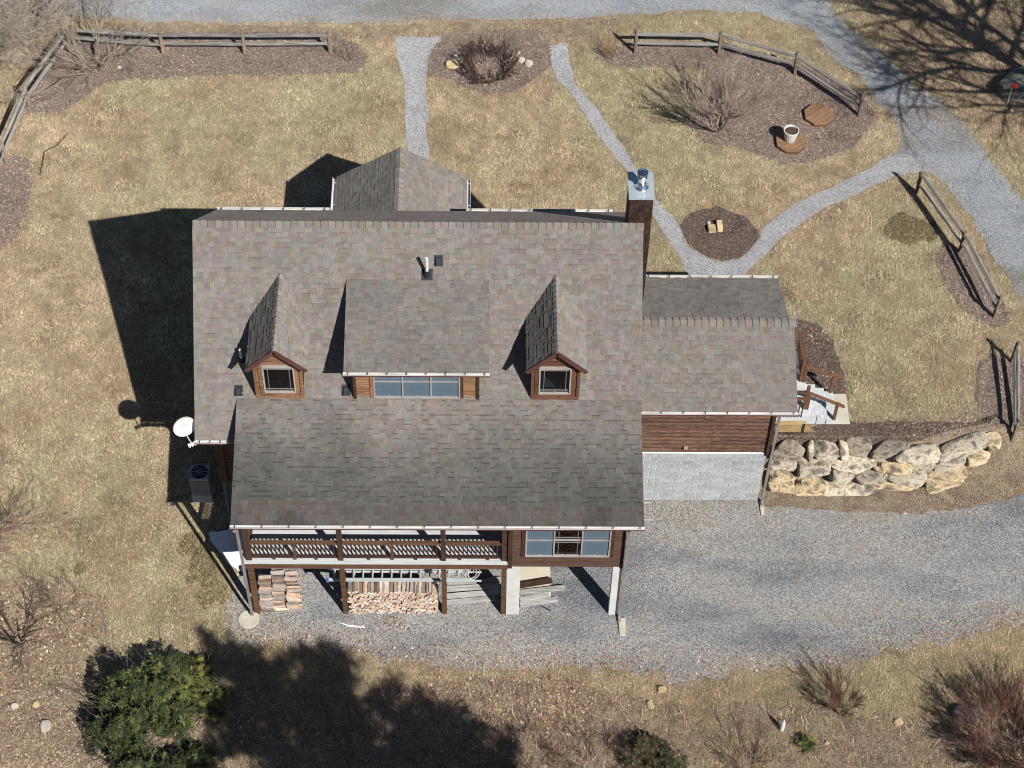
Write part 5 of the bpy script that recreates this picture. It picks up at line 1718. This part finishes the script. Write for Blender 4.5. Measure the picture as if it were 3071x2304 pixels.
# evergreen leaves
def leafmass(name, label, mounds, nwh, cols, seed, cat='bush', leaf=(0.13, 0.045), per=7, holes=0.0):
    rng = np.random.default_rng(seed)
    V, C_ = [], []
    tot = sum(m[3] ** 2 for m in mounds)
    for (cx, cy, hz, r) in mounds:
        n = int(nwh * r * r / tot)
        z0_ = h1(cx, cy)
        for _ in range(n):
            a_ = rng.random() * 2 * math.pi
            rr = math.sqrt(rng.random()) * r * (1 + 0.25 * math.sin(3 * a_ + cx * 5) + 0.12 * math.sin(7 * a_ + cy * 3))
            x_, y_ = cx + rr * math.cos(a_), cy + rr * math.sin(a_)
            gap = float(vn(x_, y_, 0.33, seed + 50))
            if gap < holes:
                continue
            zz = z0_ + hz * (1 - (min(rr / r, 1.15) / 1.2) ** 2.4) * (0.72 + 0.5 * float(vn(x_, y_, 0.45, seed))) * (1 - 0.7 * rng.random() ** 3)
            zz = max(zz, z0_ + 0.08)
            ci = cols[rng.integers(len(cols))]
            k = 0.75 + 0.5 * float(vn(x_, y_, 0.6, seed + 9))
            b0 = rng.random() * 6.28
            tilt = np.array([rng.normal(0, .28), rng.normal(0, .28)])
            for j in range(per):
                b = b0 + 2 * math.pi * j / per + rng.normal(0, .15)
                dr = rng.uniform(-0.45, 0.25)
                L_, w_ = leaf[0] * rng.uniform(.75, 1.2), leaf[1] * rng.uniform(.8, 1.2)
                dx, dy = math.cos(b), math.sin(b)
                tip = (x_ + dx * L_, y_ + dy * L_, zz + L_ * dr + (tilt[0] * dx + tilt[1] * dy) * L_)
                mid = (x_ + dx * L_ * .5, y_ + dy * L_ * .5, zz + L_ * .5 * dr + .012 + (tilt[0] * dx + tilt[1] * dy) * L_ * .5)
                V += [(x_, y_, zz), (mid[0] - dy * w_ / 2, mid[1] + dx * w_ / 2, mid[2]), tip, (mid[0] + dy * w_ / 2, mid[1] - dx * w_ / 2, mid[2])]
                kk = k * rng.uniform(.8, 1.2)
                C_ += [(ci[0] * kk, ci[1] * kk, ci[2] * kk)] * 2
    V = np.array(V)
    nq = len(V) // 4
    b = np.arange(nq)[:, None] * 4
    tri = np.concatenate([b + np.array([[0, 1, 2]]), b + np.array([[0, 2, 3]])], 1).reshape(-1, 3)
    th = thing(name, label, cat, (mounds[0][0], mounds[0][1], h1(mounds[0][0], mounds[0][1])))
    place(bpy.data.objects.new('foliage', npmesh('foliage', V, tri, np.array(C_), M['leaf'])), th)
    rnd = random.Random(seed)
    st = []
    for (cx, cy, hz, r) in mounds:
        for i in range(int(9 * r) + 3):
            a_ = rnd.random() * 6.28
            st.append(((cx + 0.15 * math.cos(a_), cy + 0.15 * math.sin(a_), h1(cx, cy)), (math.cos(a_) * 0.9, math.sin(a_) * 0.9, 0.9), hz * rnd.uniform(.8, 1.1), 0.022))
    twigs(st, rnd, 1, (1,), 0.5, lit((128, 118, 106)), 0.6, 0.2, wob=0.15).build('stems', M['twig'], th)
    return th


GRN = [lit((56, 66, 38)), lit((74, 85, 47)), lit((42, 53, 31)), lit((106, 112, 64)), lit((62, 72, 45)), lit((84, 90, 48))]
YGR = GRN + [lit((134, 134, 62)), lit((122, 118, 58))]
leafmass('rhododendron_bush', 'large glossy green evergreen bush at the lower left', [(-16.4, -8.0, 2.0, 1.15), (-15.5, -7.25, 1.8, 0.95), (-16.4, -9.1, 1.7, 0.9), (-15.4, -8.3, 1.9, 0.8), (-17.2, -8.7, 1.3, 0.65)], 2100, GRN, 61, leaf=(0.15, 0.05), holes=0.38)
leafmass('rhododendron_bush', 'sparse yellow-green evergreen bush right of the large one', [(-14.55, -6.9, 0.9, 0.75), (-14.4, -7.9, 0.8, 0.75), (-14.9, -7.4, 1.0, 0.5)], 460, YGR, 62, holes=0.36)
leafmass('rhododendron_bush', 'low ragged evergreen bush along the bottom left edge', [(-15.7, -10.5, 1.2, 1.05), (-14.5, -10.1, 0.9, 0.9), (-16.2, -10.2, 1.4, 0.7), (-14.3, -11.2, 0.9, 1.0)], 1400, GRN, 63, holes=0.3)
leafmass('evergreen_shrub', 'small dark evergreen shrub at the bottom centre edge', [(-0.9, -9.5, 0.8, 0.75), (-0.3, -9.9, 0.7, 0.6)], 420, [lit((54, 60, 38)), lit((76, 80, 46)), lit((66, 54, 42))], 64, leaf=(0.10, 0.035), holes=0.3)
leafmass('evergreen_shrub', 'tiny green shrub below the lower white stake', [(3.9, -9.0, 0.35, 0.32)], 60, YGR, 65, leaf=(0.09, 0.03))


# ------------------------------------------------------------------ pines below the frame (they throw the big shadow)
def pine(label, base, H_, r0, seed):
    rng = np.random.default_rng(seed)
    rnd = random.Random(seed)
    x_, y_ = base
    z_ = h1(x_, y_)
    th = thing('pine_tree', label, 'tree', (x_, y_, z_), 'pines below the drive')
    MB().tube([(x_, y_, z_ - 0.2), (x_ + 0.1, y_, z_ + H_ * .5), (x_, y_ + 0.1, z_ + H_)], [0.24, 0.16, 0.03], 9).build('trunk', M['bark'], th, smooth=True)
    bm_ = MB()
    cen = []
    nb = 105
    for i in range(nb):
        t = 0.28 + 0.71 * (i + rng.random()) / nb
        a_ = rng.random() * 6.28
        L_ = r0 * ((1 - t) / 0.72) ** 0.62 * rng.uniform(.45, 1.4) + 0.35
        p = Vector((x_, y_, z_ + H_ * t))
        d = Vector((math.cos(a_), math.sin(a_), rng.uniform(.05, .45))).normalized()
        bm_.tube([p, p + d * L_ * .5, p + d * L_ + Vector((0, 0, .1))], [0.04, 0.025, 0.008], 4, lit((80, 70, 60)))
        for s_ in np.arange(0.22, 1.05, 0.14 / max(L_, .4)):
            cen.append(tuple(p + d * (L_ * s_)))
    bm_.build('branches', M['twig'], th)
    cen = np.repeat(np.array(cen), 9, 0)
    cen = cen + rng.normal(0, .15, cen.shape)
    cen = np.repeat(cen, 8, 0)
    e = rng.normal(0, 1, cen.shape)
    e /= np.linalg.norm(e, axis=1)[:, None]
    w_ = np.cross(e, rng.normal(0, 1, cen.shape))
    w_ /= np.linalg.norm(w_, axis=1)[:, None] + 1e-6
    V = np.stack([cen - w_ * .026, cen + w_ * .026, cen + e * rng.uniform(.16, .28, (len(cen), 1))], 1).reshape(-1, 3)
    tri = np.arange(len(V)).reshape(-1, 3)
    g = np.array(lit((58, 74, 44)))
    place(bpy.data.objects.new('crown', npmesh('crown', V, tri, g[None, :] * rng.uniform(.7, 1.3, (len(tri), 1)), M['leaf'])), th)


pine('tall pine just below the frame, left of three', (-3.7, -20.6), 17.0, 3.8, 1)
pine('tall pine just below the frame, middle of three', (-1.0, -20.9), 16.6, 3.5, 2)
pine('tall pine just below the frame, right of three', (2.2, -21.8), 15.6, 3.0, 3)


# ------------------------------------------------------------------ grass, chips, leaves (stuff)
def scatter(n, x0, x1, y0, y1, keep, seed):
    rng = np.random.default_rng(seed)
    x = rng.uniform(x0, x1, n)
    y = rng.uniform(y0, y1, n)
    k = keep(x, y)
    return x[k], y[k], rng


def blades(name, label, x, y, rng, lmin, lmax, wmin, wmax, up, cols, mat, cat='grass'):
    n = len(x)
    z = H(x, y)
    a = rng.uniform(0, 2 * np.pi, n)
    el = rng.uniform(up[0], up[1], n)
    L_ = rng.uniform(lmin, lmax, n)
    w = rng.uniform(wmin, wmax, n)
    dx, dy, dz_ = np.cos(a) * np.cos(el), np.sin(a) * np.cos(el), np.sin(el)
    V = np.empty((n, 3, 3))
    V[:, 0] = np.stack([x - dy * 0 - np.sin(a) * w / 2, y + np.cos(a) * w / 2, z + 0.004], 1)
    V[:, 1] = np.stack([x + np.sin(a) * w / 2, y - np.cos(a) * w / 2, z + 0.004], 1)
    V[:, 2] = np.stack([x + dx * L_, y + dy * L_, z + dz_ * L_ + 0.012], 1)
    me_ = npmesh(name, V.reshape(-1, 3), np.arange(n * 3).reshape(-1, 3), cols, mat)
    return tag(place(bpy.data.objects.new(name, me_)), label, cat, kind='stuff')


STRIP = [(8.3, 20.2), (9.3, 19.0), (10.4, 17.6), (11.2, 16.2), (11.6, 15.2), (11.0, 15.5), (10.1, 16.9), (9.2, 18.2), (8.2, 19.4)]
NOGRASS = ['drive', 'road', 'path', 'walk'] + list(BEDS)


def lawn_keep(x, y):
    k = ~inhouse(x, y)
    rj = np.random.default_rng(6)
    jx, jy = rj.normal(0, 1, x.shape), rj.normal(0, 1, x.shape)
    for z in NOGRASS:
        sg = {'drive': 0.5, 'road': 0.28, 'path': 0.07, 'walk': 0.07, 'bedL': 0.12, 'bedLL': 0.35, 'bedRB': 0.15}.get(z, 0.11)
        k &= ~inpoly(x + jx * sg, y + jy * sg, ROUGH[z])
    k |= inpoly(x, y, STRIP) & (rj.random(x.shape) < 0.4)
    lit_ = inpoly(x, y, ROUGH['litter']) | inpoly(x, y, ROUGH['verge']) | inpoly(x, y, ROUGH['dirt'])
    r = np.random.default_rng(5).random(x.shape)
    k &= ~(lit_ & (r > np.clip(0.25 + 1.6 * (fbm(x, y, 1.3, 245, 3) - 0.35), 0.1, 0.95)))
    # worn tracks between the wheel ruts stay bare on steep step behind boulders
    k &= ~((x > 3.2) & (x < 11.6) & (y > wl(x) - 0.9) & (y < wl(x) + 0.6))
    k &= ~((x > -14.3) & (x < -13.2) & (y > -3.0) & (y < -1.3))
    return k


x, y, rng = scatter(1500000, -25.5, 16.5, -12.0, 24.5, lambda a, b: np.ones(a.shape, bool), 1)
k = lawn_keep(x, y)
x, y = x[k], y[k]
n = len(x)
big = fbm(x, y, 5.5, 201, 3)
med = fbm(x, y, 1.1, 211, 3)
sml = vn(x, y, 0.16, 221)
tanc = np.array(lit((206, 186, 158), 1.0))
olive = np.array(lit((182, 176, 144), 1.0))
brown = np.array(lit((170, 142, 118), 0.95))
pale = np.array(lit((228, 218, 194), 1.0))
right = sst(-9, 0, x) * sst(5, 9, y) + sst(2, 5, x) * sst(1, 3, y)
right = np.clip(right, 0, 1)
g_ = np.clip((big - 0.5) * 3.4 + 0.30 + 0.34 * right + (med - 0.5) * 1.3, 0, 1)
C = tanc[None] * (1 - g_[:, None]) + olive[None] * g_[:, None]
bmix = np.clip((fbm(x, y, 1.9, 231, 4) - 0.51) * 5.0, 0, 0.9) * rng.uniform(.4, 1, n)
bmix = np.maximum(bmix, 0.8 * sst(19.4, 20.3, y) * sst(-24, -20, x) * (1 - sst(7, 9, x)) * vn(x, y, 0.6, 233))
bmix = np.maximum(bmix, 0.7 * inpoly(x, y, STRIP))
bmix = np.maximum(bmix, 0.75 * (x < -21.75 - (19.45 - y) * 0.30) * (y > 9) * (0.5 + 0.5 * vn(x, y, 0.7, 235)))
bmix = np.maximum(bmix, 0.55 * sst(9.5, 10.5, x) * sst(14, 16, y))
C = C * (1 - bmix[:, None]) + brown[None] * bmix[:, None]
pk = rng.random(n) < 0.16
C[pk] = pale
C *= ((0.98 + 0.34 * (fbm(x, y, 3.6, 251, 3) - 0.5)) * 1.1 * np.ones(n))[:, None] * np.array([1.0, 0.99, 0.97])
C *= (0.76 + 0.40 * sml + 0.6 * (med - 0.5) + 0.4 * (vn(x, y, 0.33, 225) - 0.5))[:, None] * rng.uniform(.78, 1.18, n)[:, None]
for (mx, my, r1, r2) in ((9.25, 10.45, 0.85, 0.8), (-14.95, -2.9, 0.5, 0.55), (-14.5, -3.6, 0.45, 0.65), (-15.25, -2.2, 0.4, 0.45), (-18.76, -2.95, 0.18, 0.2)):
    d = np.sqrt(((x - mx) / r1) ** 2 + ((y - my) / r2) ** 2) + (vn(x, y, 0.3, 241) - 0.5) * 0.7
    mk = d < 1
    C[mk] = C[mk] * 0.12 + np.array(lit((100, 90, 50), 0.62)) * 0.88
lr = inpoly(x, y, ROUGH['litter'])
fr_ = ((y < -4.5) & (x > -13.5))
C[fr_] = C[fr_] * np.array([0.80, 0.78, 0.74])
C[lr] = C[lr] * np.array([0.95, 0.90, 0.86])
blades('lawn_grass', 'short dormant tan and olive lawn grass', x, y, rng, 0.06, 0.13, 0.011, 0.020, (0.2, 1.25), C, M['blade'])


def chips(name, label, keep, n, seed, size, cols, lift=0.03, asp=3.0, cat='mulch', ext=(-25, 16.5, -12, 24.5), tilt=0.5):
    x, y, rng = scatter(n, *ext, keep, seed)
    n = len(x)
    z = H(x, y) + lift + rng.uniform(0, .02, n)
    a = rng.uniform(0, 2 * np.pi, n)
    L_ = size * rng.uniform(.5, 1.3, n)
    w = L_ / asp
    t1, t2 = rng.normal(0, tilt, n), rng.normal(0, tilt, n)
    ca, sa = np.cos(a), np.sin(a)
    V = np.empty((n, 4, 3))
    for i, (p, q) in enumerate(((-.5, -.5), (.5, -.5), (.5, .5), (-.5, .5))):
        V[:, i] = np.stack([x + ca * L_ * p - sa * w * q, y + sa * L_ * p + ca * w * q, z + t1 * L_ * p * .6 + t2 * w * q * .6], 1)
    b = np.arange(n)[:, None] * 4
    tri = np.concatenate([b + np.array([[0, 1, 2]]), b + np.array([[0, 2, 3]])], 1).reshape(-1, 3)
    cc = np.array(cols)[rng.integers(0, len(cols), n)] * rng.uniform(.45, 1.6, n)[:, None]
    if cat == 'mulch':
        dkz = inpoly(x, y, ROUGH['bedW']) | inpoly(x, y, ROUGH['bedS']) | inpoly(x, y, ROUGH['bedSt'])
        cc *= np.where(dkz, 0.6, 0.7 + 0.5 * fbm(x, y, 1.2, 261, 3) + 0.1)[:, None]
    me_ = npmesh(name, V.reshape(-1, 3), tri, np.repeat(cc, 2, 0), M['leaf'])
    return tag(place(bpy.data.objects.new(name, me_)), label, cat, kind='stuff')


def inbeds(x, y):
    k = np.zeros(x.shape, bool)
    rj = np.random.default_rng(8)
    jx, jy = rj.normal(0, .11, x.shape), rj.normal(0, .11, x.shape)
    for z in BEDS:
        k |= inpoly(x + jx, y + jy, ROUGH[z])
    return k & ~inhouse(x, y)


chips('mulch_chips', 'brown shredded bark mulch covering the planting beds', inbeds, 1300000, 301, 0.055,
      [lit((142, 126, 116)), lit((162, 146, 135)), lit((106, 92, 84)), lit((186, 170, 158)), lit((146, 120, 110))])


def leafzone(x, y):
    k = inpoly(x, y, ROUGH['litter'])
    r = np.random.default_rng(9).random(x.shape)
    d = fbm(x, y, 2.0, 311, 3)
    left = x < -16.2
    dens = np.where(left, 0.5, 0.05) + (d - 0.5) * 1.1
    dens += 0.75 * np.exp(-((x + 3.8) ** 2 / 4.0 + (y + 7.5) ** 2 / 0.8))
    k &= r < dens
    for (mx, my, rr) in ((5.45, 5.45, 0.5), (5.5, 3.7, 0.6), (-17.1, 18.6, 0.6), (6.0, 17.9, 0.7), (4.7, 18.0, 0.7), (14.0, 18.9, 0.5), (-11.4, 18.9, 0.35), (8.3, 1.7, 1.0), (9.6, 2.0, 0.8), (-8.7, -4.75, 0.5), (-22.9, 10, 1.2)):
        dd = np.hypot(x - mx, y - my) / rr
        k |= (dd < 1) & (r < 0.5 * (1 - dd) + 0.1)
    k |= (inpoly(x, y, ROUGH['verge']) | inpoly(x, y, ROUGH['dirt']) | inpoly(x, y, ROUGH['drive'])) & (r < 0.006)
    rj = np.random.default_rng(39)
    k |= inpoly(x, y, ROUGH['drive']) & (y < -4) & (x < 12) & (r < 0.45) & ~inpoly(x, y - np.abs(rj.normal(0, .55, x.shape)), ROUGH['drive'])
    return k & ~inhouse(x, y)


chips('fallen_leaves', 'scattered dry brown and rust fallen leaves', leafzone, 520000, 302, 0.055,
      [lit((180, 156, 132)), lit((158, 126, 104)), lit((202, 182, 158)), lit((136, 118, 102)), lit((170, 138, 118))], 0.03, 1.5, 'leaves', tilt=0.6)


def gravelz(x, y):
    k = np.zeros(x.shape, bool)
    rj = np.random.default_rng(18)
    jx, jy = rj.normal(0, 1, x.shape), rj.normal(0, 1, x.shape)
    for z in ('drive', 'road', 'path', 'walk'):
        sg = 0.2 if z in ('drive', 'road') else 0.05
        k |= inpoly(x + jx * sg, y + jy * sg, ROUGH[z])
    r = rj.random(x.shape)
    for z in BEDS:
        k &= ~inpoly(x, y, ROUGH[z])
    edge = vn(x, y, 0.2, 401)
    return k & (r < 0.75)


def pebbles(keep, n, seed):
    x, y, rng = scatter(n, -25, 16.5, -8, 24.5, keep, seed)
    n = len(x)
    jx, jy = rng.normal(0, .03, n), rng.normal(0, .03, n)
    x, y = x + jx, y + jy
    z = H(x, y) + 0.014
    s = rng.uniform(.011, .026, n)
    a = rng.uniform(0, 6.28, n)
    V = np.empty((n, 5, 3))
    for i in range(4):
        aa = a + i * np.pi / 2
        rr = s * rng.uniform(.7, 1.2, n)
        V[:, i] = np.stack([x + np.cos(aa) * rr, y + np.sin(aa) * rr, z], 1)
    V[:, 4] = np.stack([x + rng.normal(0, .006, n), y + rng.normal(0, .006, n), z + s * rng.uniform(.5, 1.0, n)], 1)
    b = np.arange(n)[:, None] * 5
    tri = np.concatenate([b + np.array([[i, (i + 1) % 4, 4]]) for i in range(4)], 1).reshape(-1, 3)
    pal = np.array([lit((150, 151, 152)), lit((168, 169, 170)), lit((118, 119, 121)), lit((188, 188, 188)), lit((146, 138, 132)), lit((112, 114, 118))])
    cc = pal[rng.integers(0, len(pal), n)] * rng.uniform(.6, 1.35, n)[:, None] * 0.95
    bn = fbm(x * 0.28, y, 0.8, 421, 3)
    bd = np.clip((bn - 0.50) * 6, 0, 1)[:, None]
    cc = cc * (1 - bd) + cc * np.array([0.66, 0.71, 0.78]) * bd
    dirty = fbm(x, y, 0.9, 411, 3) + 0.25 * ((y < -4.3) & (x < -3)) + 0.3 * (np.abs(x - 1.0) < 3) * (np.abs(y + 1.0) < 0.7)
    dm_ = np.clip((dirty - 0.58) * 5, 0, 0.7)[:, None] * (y < 2)[:, None]
    cc = cc * (1 - dm_) + cc * np.array([1.0, 0.84, 0.70]) * dm_
    me_ = npmesh('gravel_stones', V.reshape(-1, 3), tri, np.repeat(cc, 4, 0), M['blade'])
    tag(place(bpy.data.objects.new('gravel_stones', me_)), 'loose grey crushed stones on the paths and drives', 'gravel', kind='stuff')


pebbles(gravelz, 700000, 303)

# dry stalks on the lower bank
x, y, rng = scatter(110000, -22, 13, -11.5, -6.2, lambda a, b: inpoly(a, b, ROUGH['litter']) & (np.random.default_rng(29).random(a.shape) < 0.25 + 0.9 * np.clip(fbm(a, b, 1.6, 321, 3) - .45, 0, 1)) & (a > -13), 304)
cc = np.array([lit((150, 118, 98)), lit((176, 148, 122)), lit((96, 76, 66)), lit((214, 196, 170)), lit((160, 150, 138))])[rng.integers(0, 5, len(x))] * rng.uniform(.55, 1.3, len(x))[:, None]
blades('dry_stalks', 'tangled dry weed stalks on the bank below the drive', x, y, rng, 0.12, 0.38, 0.008, 0.02, (0.1, 0.9), cc, M['blade'], 'weeds')

SC.render.resolution_x, SC.render.resolution_y = 1024, 768
SC.render.engine = 'CYCLES'
SC.cycles.pixel_filter_type = 'BLACKMAN_HARRIS'
SC.cycles.filter_width = 1.05
